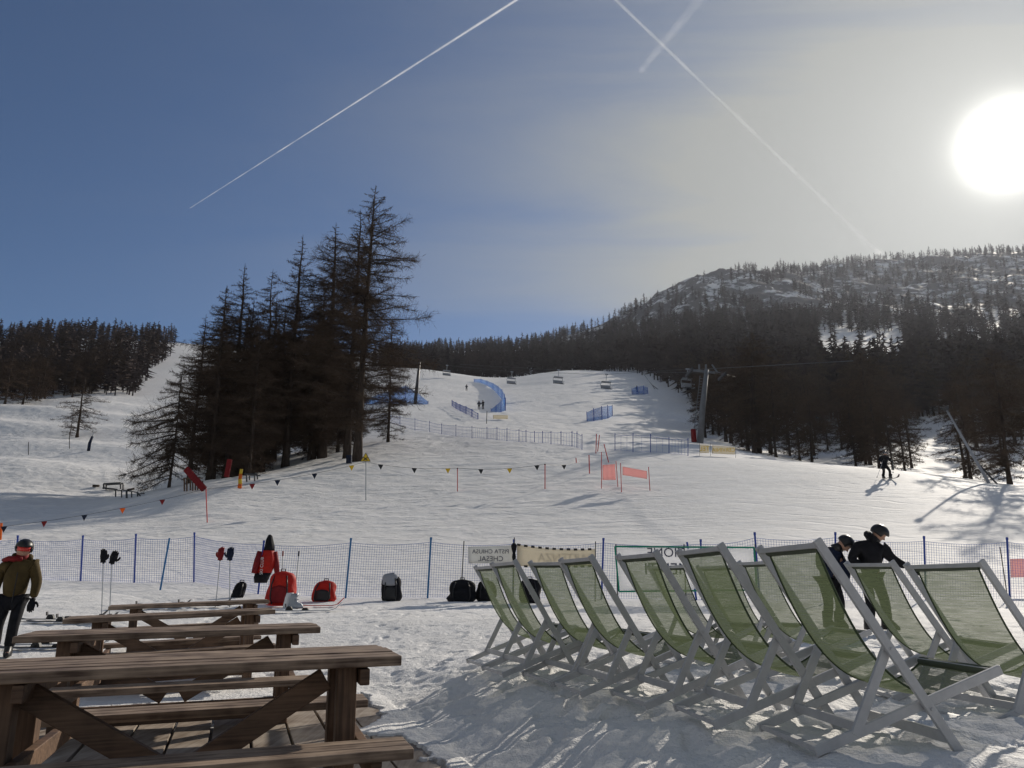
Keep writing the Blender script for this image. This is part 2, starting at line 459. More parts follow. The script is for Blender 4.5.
def prints(X, Y):
    i = (X + 9) / 0.02; j = (Y - 3) / 0.02
    ok = (i > 1) & (i < 897) & (j > 1) & (j < 797)
    i = np.clip(i, 1, 897); j = np.clip(j, 1, 797); a = i.astype(int); b = j.astype(int); f = i - a; g = j - b
    v = (_fp[a, b] * (1 - f) + _fp[a + 1, b] * f) * (1 - g) + (_fp[a, b + 1] * (1 - f) + _fp[a + 1, b + 1] * f) * g
    return v * ok
def height(X, Y, detail=True):
    X = np.asarray(X, float); Y = np.asarray(Y, float)
    zn, on, b, a = _near(X, Y)
    zf = _far(X, Y)
    k = sstep(15.5, 20.0, Y)
    z = zn * (1 - k) + zf * k
    # swells and terraces of the slopes
    far = sstep(24, 60, Y)
    z = z + far * (0.45 * fbm(X / 26, Y / 15, 3)) * np.minimum(1, Y / 90)
    left = sstep(-0.22, -0.42, X / np.maximum(Y, 1)) * sstep(55, 80, Y) * (1 - sstep(170, 220, Y))
    z = z + left * 0.55 * np.sin((Y + 0.25 * X + 5 * fbm(X / 30, Y / 30, 2)) / 3.6)
    crag = sstep(420, 700, Y)
    z = z + crag * (24 * fbm(X / 90, Y / 110, 5, 0.62) + 9 * np.abs(fbm(X / 22, Y / 70, 4, 0.6)) * np.exp(-((X / np.maximum(Y, 1) - 0.26) / 0.13) ** 2)) * sstep(0.02, 0.2, X / np.maximum(Y, 1))
    if detail:
        mnd = sstep(-0.02, 0.35, -b) * (1 - sstep(9, 13, Y))
        lump = fbm(X / 0.34, Y / 0.34, 4, 0.55)
        z = z + mnd * (0.045 * lump + 0.012 * fbm(X / 0.07, Y / 0.07, 2))
        tramp = sstep(7, 9, Y) * (1 - sstep(22, 30, Y))
        z = z + tramp * 0.018 * fbm(X / 0.3, Y / 0.22, 4, 0.6)
        z = z + prints(X, Y) * sstep(0.0, 0.3, np.where(b < 0, -b, np.where(a > DECK_A1, 1.0, 0.0)))
        rough = sstep(24, 34, Y) * (1 - sstep(200, 300, Y)) * (1 - 0.75 * sstep(0.10, 0.22, X / np.maximum(Y, 1)))
        z = z + rough * 0.10 * fbm(X / 1.6, Y / 0.8, 4, 0.6) * np.clip(Y / 50, 0.4, 1.6)
        lipn = 0.05 + 0.10 * fbm(X / 0.22, Y / 0.22, 3)
        clump = (fbm(X / 0.5 + 9, Y / 0.5, 3) + 0.35 * sstep(1.2, 0.0, b)) > 0.62
        on2 = on & (b > lipn) & (a < DECK_A1 + lipn - 0.05) & ~clump
        z = np.where(on & ~on2, np.maximum(z * 0 + 0.012 + 0.03 * np.abs(lump), 0.008), z)
        z = np.where(on2, -0.20, z)
        lip = (b <= -0.02) & (b > -0.12) & (a < DECK_A1) & (Y < 12)
        z = np.where(lip, np.maximum(z, 0.015) + 0.02 * lump, z)
    else:
        z = np.where(on, 0.0, z)
    return z
def gz(x, y): return float(height(np.array([x]), np.array([y]), False)[0])
def ground_at(px, py, y0=3.0, y1=1500.0):      # where a line of sight meets the ground
    d = ray(px, py)
    Ys = np.exp(np.linspace(math.log(y0), math.log(y1), 900))
    P = d[None, :] * (Ys / d[1])[:, None]; P[:, 2] += EYE
    h = height(P[:, 0], P[:, 1], False)
    k = np.nonzero(P[:, 2] <= h)[0]
    if len(k) == 0: return P[-1]
    i = k[0]; p = P[i].copy(); p[2] = h[i]
    return p
def base(px, Y):                                # the ground under image column px at distance Y
    z = gz((px - 512) / FPX * Y, Y)
    for _ in range(3):
        x = (px - 512) / FPX * (Y * CP + (z - EYE) * SP); z = gz(x, Y)
    return np.array([x, Y, z])

ys = [-60, -30, -15, -8, -4, -2, 0, 1.5]
y = 2.2
while y < 1650:
    ys.append(y); y += 0.032 if y < 9 else y * 0.0052 if y < 700 else y * 0.006
ys = np.array(ys)
uc = np.concatenate([np.linspace(-4, -1.0, 16)[:-1], np.linspace(-1.0, 1.0, 760), np.linspace(1.0, 4, 16)[1:]])
YY, UU = np.meshgrid(ys, uc, indexing='ij')
XX = UU * np.maximum(YY, 6.5)
ZZ = height(XX, YY)
V = np.stack([XX, YY, ZZ], -1).reshape(-1, 3)
nr, nc = XX.shape
idx = np.arange(nr * nc).reshape(nr, nc)
F = np.stack([idx[:-1, :-1], idx[:-1, 1:], idx[1:, 1:], idx[1:, :-1]], -1).reshape(-1, 4)

def snow_material():
    m = bpy.data.materials.new('snow'); m.use_nodes = True
    t = m.node_tree; b = t.nodes['Principled BSDF']; L = t.links.new
    b.inputs['Roughness'].default_value = 0.7; b.inputs['Specular IOR Level'].default_value = 0.09
    tc = t.nodes.new('ShaderNodeTexCoord'); geo = t.nodes.new('ShaderNodeNewGeometry')
    sep = t.nodes.new('ShaderNodeSeparateXYZ'); L(tc.outputs['Object'], sep.inputs[0])
    def mth(op, a, c=None, clamp=False):
        n = t.nodes.new('ShaderNodeMath'); n.operation = op; n.use_clamp = clamp
        for i, v in enumerate((a, c)):
            if v is None: continue
            if isinstance(v, (int, float)): n.inputs[i].default_value = v
            else: L(v, n.inputs[i])
        return n.outputs[0]
    def noise(scale, detail=5, rough=0.55, st=(1, 1, 1)):
        mp = t.nodes.new('ShaderNodeMapping'); mp.inputs['Scale'].default_value = st
        L(tc.outputs['Object'], mp.inputs[0])
        n = t.nodes.new('ShaderNodeTexNoise'); n.inputs['Scale'].default_value = scale
        n.inputs['Detail'].default_value = detail; n.inputs['Roughness'].default_value = rough
        L(mp.outputs[0], n.inputs['Vector']); return n.outputs[0]
    def rng_(v, a, c, d=0.0, e=1.0):
        n = t.nodes.new('ShaderNodeMapRange'); L(v, n.inputs[0])
        n.inputs['From Min'].default_value = a; n.inputs['From Max'].default_value = c
        n.inputs['To Min'].default_value = d; n.inputs['To Max'].default_value = e; return n.outputs[0]
    def mix(f, a, c):
        n = t.nodes.new('ShaderNodeMix'); n.data_type = 'RGBA'
        if isinstance(f, (int, float)): n.inputs[0].default_value = f
        else: L(f, n.inputs[0])
        for i, v in ((6, a), (7, c)):
            if isinstance(v, tuple): n.inputs[i].default_value = (*v, 1)
            else: L(v, n.inputs[i])
        return n.outputs[2]
    # dirt and old-snow tone
    n1 = noise(0.9, 6, 0.6); n2 = noise(9.0, 4, 0.6)
    c = mix(rng_(n1, 0.35, 0.7), (0.84, 0.83, 0.82), (0.78, 0.765, 0.745))
    speck = mth('MULTIPLY', rng_(n2, 0.66, 0.76), rng_(n1, 0.45, 0.65))
    c = mix(mth('MULTIPLY', speck, 0.35), c, (0.42, 0.36, 0.30))
    # rock and heather on the steep far slope, needle litter below trees
    nx = t.nodes.new('ShaderNodeSeparateXYZ'); L(geo.outputs['Normal'], nx.inputs[0])
    rockn = noise(0.045, 9, 0.72, (1, 0.6, 1))
    far = rng_(sep.outputs[1], 430, 600)
    rside = rng_(sep.outputs[0], -150, 60)
    rock = mth('MULTIPLY', mth('MULTIPLY', rng_(rockn, 0.42, 0.49), far), rside)
    c = mix(mth('MULTIPLY', rock, 0.92), c, mix(rockn, (0.03, 0.027, 0.03), (0.13, 0.11, 0.10)))
    L(c, b.inputs['Base Color'])
    # grain, wind crust and piste grooming
    f1 = noise(55, 3, 0.6); f2 = noise(11, 4, 0.6); f3 = noise(1.7, 5, 0.65, (1, 2.2, 1))
    near = rng_(sep.outputs[1], 10, 30, 1.0, 0.0)
    midd = mth('SUBTRACT', 1.0, near)
    g = noise(0.55, 6, 0.7, (0.25, 2.4, 1))
    h = mth('ADD', mth('MULTIPLY', mth('ADD', mth('MULTIPLY', f1, 0.016), mth('MULTIPLY', f2, 0.045)), near),
            mth('MULTIPLY', mth('ADD', mth('MULTIPLY', f3, 0.14), mth('MULTIPLY', g, 0.18)), mth('MULTIPLY', midd, rng_(sep.outputs[0], 1, 12, 1.0, 0.35))))
    wv = t.nodes.new('ShaderNodeTexWave'); wv.wave_type = 'BANDS'; wv.bands_direction = 'DIAGONAL'
    mpw = t.nodes.new('ShaderNodeMapping'); mpw.inputs['Scale'].default_value = (0.35, 1.0, 0.0); mpw.inputs['Rotation'].default_value = (0, 0, 0.35)
    L(tc.outputs['Object'], mpw.inputs[0]); L(mpw.outputs[0], wv.inputs['Vector'])
    wv.inputs['Scale'].default_value = 0.55; wv.inputs['Distortion'].default_value = 9.0; wv.inputs['Detail'].default_value = 4; wv.inputs['Detail Scale'].default_value = 0.35
    trk = rng_(wv.outputs['Fac'], 0.90, 1.0)
    h = mth('SUBTRACT', h, mth('MULTIPLY', mth('MULTIPLY', mth('MULTIPLY', trk, midd), rng_(noise(0.12, 3), 0.45, 0.6)), 0.022))
    bp = t.nodes.new('ShaderNodeBump'); bp.inputs['Strength'].default_value = 0.75; bp.inputs['Distance'].default_value = 1.0
    L(h, bp.inputs['Height']); L(bp.outputs[0], b.inputs['Normal'])
    return m
M['snow'] = snow_material()
ground = npmesh('snow_ground', V, F, M['snow'], smooth=True)
tag(ground, kind='structure')

# ------------------------------------------------------------ timber deck
b_ = MB()
PW = 0.285
nrow = int(DECK_B1 / PW)
def dpt(a, b, z): return np.array([DE[0] + DA[0] * a + DB[0] * b, DE[1] + DA[1] * a + DB[1] * b, z])
for i in range(nrow):
    bb = 0.03 + PW * (i + 0.5)
    a0 = -9.0
    cuts = [-9.0]; a = -8.0 + (i % 3) * 0.8
    while a < DECK_A1 - 0.5: cuts.append(a); a += 2.4
    cuts.append(DECK_A1 - random.uniform(0.0, 0.08))
    for c0, c1 in zip(cuts[:-1], cuts[1:]):
        dz = random.uniform(-0.004, 0.003)
        b_.bar(dpt(c0 + 0.006, bb, -0.02 + dz), dpt(c1 - 0.006, bb, -0.02 + dz), PW - random.uniform(0.016, 0.024), 0.04)
deck = b_.build('deck', M['deck'], bevel=0.004)
tag(deck, kind='structure')

# ------------------------------------------------------------ bare larches
def larch(seed, H, nb, spread, twigs, lean=0.0, low=0.08, rbase=None, droop=0.5, side=None, dense=1.0, tw=0.026, rnd=2.5):
    g = np.random.default_rng(seed)
    n = 12
    hh = np.linspace(0, 1, n)
    wob = np.cumsum(g.normal(0, 0.006, n)) * H
    wob2 = np.cumsum(g.normal(0, 0.006, n)) * H
    tx = wob * hh + lean * H * hh * (1 - 0.4 * hh); ty = wob2 * hh
    rb = rbase or H * 0.0135
    tr = MB()
    rad = rb * (1 - hh) ** 0.8 + 0.012
    rad[0] *= 1.35
    tr.tube([(tx[i], ty[i], hh[i] * H) for i in range(n)], list(rad), 7, cap=True)
    VV = []; FF = []; nv = 0
    TT = []
    def pos(t): return np.array([np.interp(t, hh, tx), np.interp(t, hh, ty), t * H])
    for i in range(nb):
        t = low + (0.985 - low) * ((i + g.random()) / nb) ** 0.92
        az = g.random() * 2 * math.pi
        prof = min(1.0, (1 - t) * rnd + 0.05) * (0.55 + 0.45 * min(1, (t - low) / 0.2 + 0.25))
        Lb = spread * H * prof * (0.55 + 0.65 * g.random())
        if side is not None: Lb *= 0.75 + 0.75 * max(0, math.cos(az - side))
        if g.random() < 0.12: Lb *= 0.4
        p0 = pos(t); d = np.array([math.cos(az), math.sin(az), 0])
        k = 7
        s = np.linspace(0, 1, k)
        up = g.uniform(-0.05, 0.35) - droop * 0.5
        zc = up * s - droop * (s ** 2) * 0.5 + 0.38 * droop * s ** 3 + 0.22 * (t > 0.75) * s
        sd = np.array([-d[1], d[0], 0])
        wv = np.cumsum(g.normal(0, 0.035, k))
        P = p0 + np.outer(s * Lb, d) + np.outer(wv * Lb * s, sd); P[:, 2] += zc * Lb
        r0 = max(0.018, 0.030 * Lb / 2.5 + 0.012)
        tr.tube(P, [r0 * (1 - 0.82 * q) for q in s], 3, cap=False)
        m = int(twigs * Lb * dense / 2.5) + 8
        ts = g.random(m) ** 0.75
        q = np.stack([np.interp(ts, s, P[:, c]) for c in range(3)], -1)
        sg = np.sign(g.random(m) - 0.5)
        tl = Lb * g.uniform(0.10, 0.34, m) * (1.1 - 0.5 * ts)
        tl = np.minimum(tl, 1.3)
        dirs = d * g.uniform(0.3, 1.0, (m, 1)) + sd * (sg * g.uniform(0.2, 1.0, m))[:, None] + g.normal(0, 0.25, (m, 3))
        dirs[:, 2] += g.normal(0.12, 0.45, m) - g.uniform(0.05, 0.75, m) * droop
        dirs /= np.linalg.norm(dirs, axis=1)[:, None]
        e = q + dirs * tl[:, None]
        # each twig: a thin blade, and a handful of side shoots
        Q = [q]; E_ = [e]; W = [np.full(m, tw)]
        for r_ in range(3):
            f = g.random(m)[:, None]
            qq = q * (1 - f) + e * f
            dd = dirs + g.normal(0, 0.75, (m, 3)); dd[:, 2] -= 0.05
            dd /= np.linalg.norm(dd, axis=1)[:, None]
            Q.append(qq); E_.append(qq + dd * (tl * g.uniform(0.25, 0.6, m))[:, None]); W.append(np.full(m, tw * 0.8))
        Q = np.concatenate(Q); E_ = np.concatenate(E_); W = np.concatenate(W)
        nn = g.normal(0, 1, Q.shape); ax = E_ - Q
        sdv = np.cross(ax, nn); sdv /= np.linalg.norm(sdv, axis=1)[:, None] + 1e-9
        v = np.stack([Q - sdv * W[:, None] / 2, Q + sdv * W[:, None] / 2, E_], 1).reshape(-1, 3)
        VV.append(v); TT.append(len(Q))
    Vc = np.concatenate(VV); Fc = np.arange(len(Vc)).reshape(-1, 3)
    return tr, Vc, Fc
PROTO = {}
def larch_proto(key, *a, **k):
    tr, Vc, Fc = larch(*a, **k)
    t = tr.build('trunk', M['bark'], smooth=True)
    c = npmesh('crown', Vc, Fc, M['twig'])
    PROTO[key] = (t.data, c.data, a[1])
    bpy.data.objects.remove(t); bpy.data.objects.remove(c)
    return key
def plant(key, p, H, rz, label, group=None, name='larch_tree', lean=(0, 0), wide=1.0, cat='tree'):
    tm, cm, h0 = PROTO[key]
    o = thing(name, label, cat, (p[0], p[1], p[2] - 0.12), rz, group)
    s = H / h0
    o.scale = (s * wide, s * wide, s)
    o.rotation_euler = (lean[0], lean[1], rz)
    for nm, me in (('trunk', tm), ('crown', cm)):
        q = bpy.data.objects.new(nm, me); C.objects.link(q); q.parent = o
    return o
larch_proto('a', 1, 22, 190, 0.21, 70, droop=0.28, low=0.10)
larch_proto('b', 2, 20, 190, 0.15, 75, droop=0.22, low=0.12)
larch_proto('c', 3, 16, 180, 0.19, 75, droop=0.30, low=0.04)
larch_proto('d', 4, 9, 100, 0.34, 80, droop=0.65, low=0.08, side=math.pi, lean=0.03)
larch_proto('e', 5, 9, 70, 0.24, 50, droop=0.35, low=0.12)
larch_proto('m1', 6, 15, 95, 0.21, 45, droop=0.5, low=0.06, tw=0.05, rnd=3.2)
larch_proto('m2', 7, 14, 95, 0.18, 45, droop=0.45, low=0.08, tw=0.05, rnd=3.2)
larch_proto('m3', 8, 13, 95, 0.25, 45, droop=0.6, low=0.06, tw=0.05, rnd=3.2)

CL = 'larches in the dense cluster on the left'
def topped(key, bx, Y, topy, rz, label, group=None, **k):
    p = base(bx, Y); z1 = at(bx, topy, Y)[2]
    return plant(key, p, max(4, z1 - p[2]), rz, label, group, **k)
topped('a', 357, 60, 183, 0.3, 'tallest bare larch, a thick straight trunk at the right edge of the dark cluster', wide=1.0)
topped('b', 347, 63, 207, 1.0, 'slender bare larch just left of the tallest trunk, its tip a little lower', CL, wide=0.9)
topped('b', 322, 66, 221, 2.1, 'tall narrow larch left of the two rightmost trunks, sky on both sides of its tip', CL, wide=1.1)
topped('b', 285, 64, 233, 0.4, 'tall thin larch rising above the middle of the dark cluster', CL, wide=0.95)
topped('b', 226, 60, 262, 3.0, 'pointed larch at the upper left shoulder of the cluster', CL, wide=1.05)
topped('c', 209, 58, 284, 1.2, 'broad bare larch with long upturned branches at the left flank of the cluster', CL)
topped('c', 256, 66, 268, 2.2, 'bushy larch between the pointed left larch and the thin middle one', CL, wide=0.8)
topped('d', 169, 56, 362, 0.15, 'small leaning larch with long branches drooping to the left over the snow', CL, wide=0.72)
topped('c', 388, 74, 318, 0.7, 'brown shorter larch behind and right of the tallest trunk', CL, wide=0.8)
rr = random.Random(5)
for i in range(34):
    bx = rr.uniform(186, 348); Y = rr.uniform(57, 82)
    ty = 312 - 0.08 * (bx - 190) + rr.uniform(-18, 55)
    topped(rr.choice('ccb'), bx, Y, ty, rr.uniform(0, 6), 'dark bare larch inside the dense cluster left of the piste, one trunk among many', CL + ', inner ones', wide=rr.uniform(0.85, 1.15))
topped('e', 77, 128, 377, 0.5, 'small lone larch standing on the snow slope left of the cluster', wide=1.5)
topped('e', 69, 122, 404, 2.5, 'sapling beside the small lone larch on the left slope', wide=0.8)

# edge of the forest on the right and the wood on the left
WOODL = 'bare larch at the edge of the dark forest on the right hillside'
n_r = 0
edge = [(742, 92), (760, 80), (776, 74), (790, 84), (800, 76), (812, 70), (828, 98), (856, 66), (866, 74), (880, 63), (893, 60), (905, 64), (912, 70), (842, 100)]
for bx, Y in edge:
    topped(rr.choice(['m1', 'm3', 'm1']), bx, Y + 8, rr.uniform(368, 398), rr.uniform(0, 6), WOODL, 'larches along the edge of the right forest', wide=rr.uniform(0.9, 1.2)); n_r += 1
for bx, Y, ty in [(971, 58, 372), (966, 64, 380), (1010, 47.5, 345), (1004, 84, 380)]:
    topped(rr.choice(['m1', 'm3']), bx, Y, ty, rr.uniform(0, 6), 'bare larch beside the leaning pole at the far right of the piste', 'larches by the leaning pole at the far right', wide=1.1, lean=(0, rr.uniform(-0.05, 0.02)))
def clearing(px, Y):
    if 640 < px < 705 and Y < 165: return True
    if 816 < px < 850 and Y < 135: return True
    if 912 < px < 964 and Y < 150: return True
    if px > 960 and Y < 100: return True
    if 820 < px < 914 and Y > 200: return True
    return False
while n_r < 150:
    bx = rr.uniform(640, 1130); Y = rr.uniform(78, 235)
    if bx < 704 and Y < 165 + (704 - bx) * 1.3: continue
    if clearing(bx, Y): continue
    p = base(bx, Y)
    plant(rr.choice(['m1', 'm2', 'm3']), p, rr.uniform(11, 16), rr.uniform(0, 6), 'bare larch deep in the dark forest covering the right hillside', 'larches in the right forest', wide=rr.uniform(0.9, 1.25)); n_r += 1
n_l = 0
while n_l < 115:
    bx = rr.uniform(-60, 166); Y = rr.uniform(168, 330)
    lim = 172 + max(0, bx - 30) * 0.55
    if Y < lim or (bx > 128 + (Y - 200) * 0.28): continue
    plant(rr.choice(['m1', 'm2', 'm3']), base(bx, Y), rr.uniform(10, 14), rr.uniform(0, 6), 'bare larch in the dark wood on the left hill', 'larches in the left wood', wide=rr.uniform(1.15, 1.6)); n_l += 1

# the far forest nobody could count: one object
def far_tree(H, seed, nb):
    g = np.random.default_rng(seed); vs = []
    w_ = 0.018 * H
    for a in (0, 1.6): vs += [(-w_ * math.cos(a), -w_ * math.sin(a), -1), (w_ * math.cos(a), w_ * math.sin(a), -1), (0, 0, H)]
    for i in range(nb):
        t = 0.14 + 0.84 * i / nb; az = g.random() * 6.28; L = 0.20 * H * min(1, (1.06 - t) * 2.2) * g.uniform(0.5, 1.3)
        c, s = math.cos(az), math.sin(az); wd = 0.022 * H
        z = t * H
        vs += [(0, 0, z + wd), (0, 0, z - wd), (c * L, s * L, z - 0.25 * L + g.uniform(-.3, .3))]
    return np.array(vs)
FT = [far_tree(10, 100 + i, 52) for i in range(8)]
gg = np.random.default_rng(3)
VV = []
def scatter(n, px0, px1, Y0, Y1, hfun, keep):
    px = gg.uniform(px0, px1, n); Y = np.exp(gg.uniform(math.log(Y0), math.log(Y1), n))
    u = (px - 512) / FPX * 1.02
    X = u * Y
    Z = height(X, Y, False)
    k = keep(px, Y, X, Z)
    for x, y, z, p in zip(X[k], Y[k], Z[k], px[k]):
        t = FT[gg.integers(8)]; s = hfun(p, y) / 10 * gg.uniform(0.7, 1.25); a = gg.random() * 6.28
        c_, s_ = math.cos(a), math.sin(a)
        VV.append(np.stack([(t[:, 0] * c_ - t[:, 1] * s_) * s * 1.1 + x, (t[:, 0] * s_ + t[:, 1] * c_) * s * 1.1 + y, t[:, 2] * s + z], -1))
def keep_right(px, Y, X, Z):
    dens = fbm(X / 26, Y / 130, 4, 0.55) * 2.6 * sstep(380, 560, Y) + fbm(X / 60, Y / 60, 3) * 0.5 + 0.72
    sy = 384 - FPX * (((Z - EYE) * CP - Y * SP) / (Y * CP + (Z - EYE) * SP))      # how high on the hillside
    crag = np.exp(-((px - 690) / 75) ** 2) * sstep(560, 700, Y)
    dens = dens * (1 - 0.5 * crag)
    top = sstep(640, 900, Y)
    dens = dens * (1 - 0.10 * top) * np.where((px < 770) & (Y > 560), 0.62, 1)
    wob = 14 * fbm(X / 25, Y / 40, 2)
    gap = ((np.abs(px + wob - 868) < 46) & (Y > 215) & (Y < 420)) * 0.97 + ((np.abs(px + wob - 680) < 16) & (Y > 335) & (Y < 470)) * 0.97 + ((np.abs(px + wob - 985) < 40) & (Y > 260) & (Y < 380)) * 0.75
    dens = dens * (1 - np.clip(gap, 0, 1))
    return gg.random(len(px)) < dens
scatter(2600, 615, 1250, 150, 335, lambda p, y: 13, lambda px, Y, X, Z: (px > 700 - (Y - 170) * 0.62) & keep_right(px, Y, X, Z))
scatter(8600, 380, 1250, 330, 1230, lambda p, y: 13 if y < 620 else 13, lambda px, Y, X, Z: keep_right(px, Y, X, Z) & ((px > 560) | (Y > 340)))
scatter(1500, 370, 700, 330, 620, lambda p, y: 12, lambda px, Y, X, Z: gg.random(len(px)) < 0.45 + 0.9 * fbm(X / 40, Y / 50, 3))
scatter(1100, -260, 166, 215, 520, lambda p, y: 11.5, lambda px, Y, X, Z: (px < 128 + (Y - 200) * 0.26))
VV = np.concatenate(VV)
ff = npmesh('far_forest', VV, np.arange(len(VV)).reshape(-1, 3), M['twigfar'])
tag(ff, 'distant bare larch forest covering the hillsides and the ridge', 'forest', kind='stuff')
# ------------------------------------------------------------ contrails high above, outside the haze
def contrail(p0, p1, r0, r1, label, dens):
    m = bpy.data.materials.new('contrail_ice'); m.use_nodes = True
    t = m.node_tree; t.nodes.clear(); L = t.links.new
    o = t.nodes.new('ShaderNodeOutputMaterial'); tr = t.nodes.new('ShaderNodeBsdfTranslucent'); tr.inputs[0].default_value = (1, 1, 1, 1)
    tp = t.nodes.new('ShaderNodeBsdfTransparent'); mx = t.nodes.new('ShaderNodeMixShader')
    lw = t.nodes.new('ShaderNodeLayerWeight'); lw.inputs[0].default_value = 0.5
    a = t.nodes.new('ShaderNodeMath'); a.operation = 'SUBTRACT'; a.inputs[0].default_value = 1.0; L(lw.outputs['Facing'], a.inputs[1])
    pw = t.nodes.new('ShaderNodeMath'); pw.operation = 'POWER'; L(a.outputs[0], pw.inputs[0]); pw.inputs[1].default_value = 1.6
    tc = t.nodes.new('ShaderNodeTexCoord'); n = t.nodes.new('ShaderNodeTexNoise'); n.inputs['Scale'].default_value = 0.006; n.inputs['Detail'].default_value = 5
    L(tc.outputs['Object'], n.inputs['Vector'])
    mr = t.nodes.new('ShaderNodeMapRange'); mr.inputs['From Min'].default_value = 0.3; mr.inputs['From Max'].default_value = 0.65
    mr.inputs['To Min'].default_value = 0.25 * dens; mr.inputs['To Max'].default_value = dens; L(n.outputs[0], mr.inputs[0])
    ml = t.nodes.new('ShaderNodeMath'); ml.operation = 'MULTIPLY'; L(pw.outputs[0], ml.inputs[0]); L(mr.outputs[0], ml.inputs[1])
    L(ml.outputs[0], mx.inputs[0]); L(tp.outputs[0], mx.inputs[1]); L(tr.outputs[0], mx.inputs[2]); L(mx.outputs[0], o.inputs[0])
    def hi(px, py):
        d = ray(px, py); return d * (3200 / d[2])
    a_, b2 = hi(*p0), hi(*p1)
    k = 40; pts = [a_ + (b2 - a_) * i / (k - 1) for i in range(k)]
    g = np.random.default_rng(int(p0[0]))
    rad = [(r0 + (r1 - r0) * i / (k - 1)) * g.uniform(0.8, 1.2) for i in range(k)]
    mb = MB(); mb.tube(pts, rad, 20)
    ob = mb.build('contrail', m, smooth=True)
    return tag(ob, label, 'contrail')
contrail((190, 208), (560, -28), 3.5, 9, 'thin bright contrail crossing the blue sky on the left', 0.36)
contrail((590, -25), (880, 254), 9, 30, 'wide long contrail falling towards the ridge on the right', 0.30)
contrail((640, 72), (740, -50), 26, 40, 'faint blurred contrail crossing the wide one near the top of the photo', 0.09)

# ------------------------------------------------------------ picnic tables
def make_table():
    root = thing('picnic_table', 'x', 'picnic table')
    Lt, Wt, Ht = 2.15, 0.80, 0.76
    t = MB(); n = 6; pw = Wt / n
    for i in range(n):
        y = -Wt / 2 + pw * (i + 0.5)
        t.bar((-Lt, y, Ht - 0.025 + random.uniform(-.004, .004)), (random.uniform(-.012, .012), y, Ht - 0.025 + random.uniform(-.004, .004)), pw - 0.018, 0.05)
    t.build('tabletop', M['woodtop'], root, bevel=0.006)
    for s in (-1, 1):
        b = MB()
        for k in range(3):
            y = s * 0.76 + (k - 1) * 0.1
            b.bar((-Lt + 0.05, y, 0.385), (-0.02, y, 0.385), 0.088, 0.045)
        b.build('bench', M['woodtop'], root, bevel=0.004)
    for x in (-Lt + 0.32, -0.26):
        for s in (-1, 1):
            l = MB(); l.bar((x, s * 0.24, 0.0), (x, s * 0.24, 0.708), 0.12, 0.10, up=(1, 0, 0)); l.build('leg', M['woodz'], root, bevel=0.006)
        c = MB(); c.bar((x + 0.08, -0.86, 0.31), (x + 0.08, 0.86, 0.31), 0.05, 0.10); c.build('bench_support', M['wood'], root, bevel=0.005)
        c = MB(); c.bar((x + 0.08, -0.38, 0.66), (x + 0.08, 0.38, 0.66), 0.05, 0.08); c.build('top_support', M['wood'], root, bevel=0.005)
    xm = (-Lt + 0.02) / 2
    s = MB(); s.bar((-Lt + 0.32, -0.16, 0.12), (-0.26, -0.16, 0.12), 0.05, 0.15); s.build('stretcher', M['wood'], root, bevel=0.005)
    for x0, sg in ((-0.36, 1), (-Lt + 0.38, -1)):
        b = MB(); b.bar((x0, -0.163, 0.64), (xm + sg * 0.06, -0.163, 0.245), 0.056, 0.115); b.build('brace', M['wood'], root, bevel=0.005)
    return root
T0 = make_table()
tabs = [(-0.70, 4.62, 0.0, 0.315, 0.012, 1.0, 'nearest brown picnic table, cut off by the left edge of the photo'),
        (-1.74, 7.13, 0.0, 0.32, 0.012, 1.05, 'second picnic table from the camera, behind the nearest one'),
        (-2.90, 9.62, 0.05, 0.42, 0.03, 1.0, 'third picnic table from the camera, its left end over the snow'),
        (-3.80, 12.3, 0.09, 0.42, 0.03, 1.0, 'farthest picnic table, just in front of the red rucksacks')]
for i, (x, y, z, yw, ti, sc, lab) in enumerate(tabs):
    o = T0 if i == 0 else copy_tree(T0)
    o.location = (x, y, z + 0.002); o.rotation_euler = (0, -ti, yw); o.scale = (sc, 1, 1); o['label'] = lab; o['group'] = 'picnic tables on the deck'

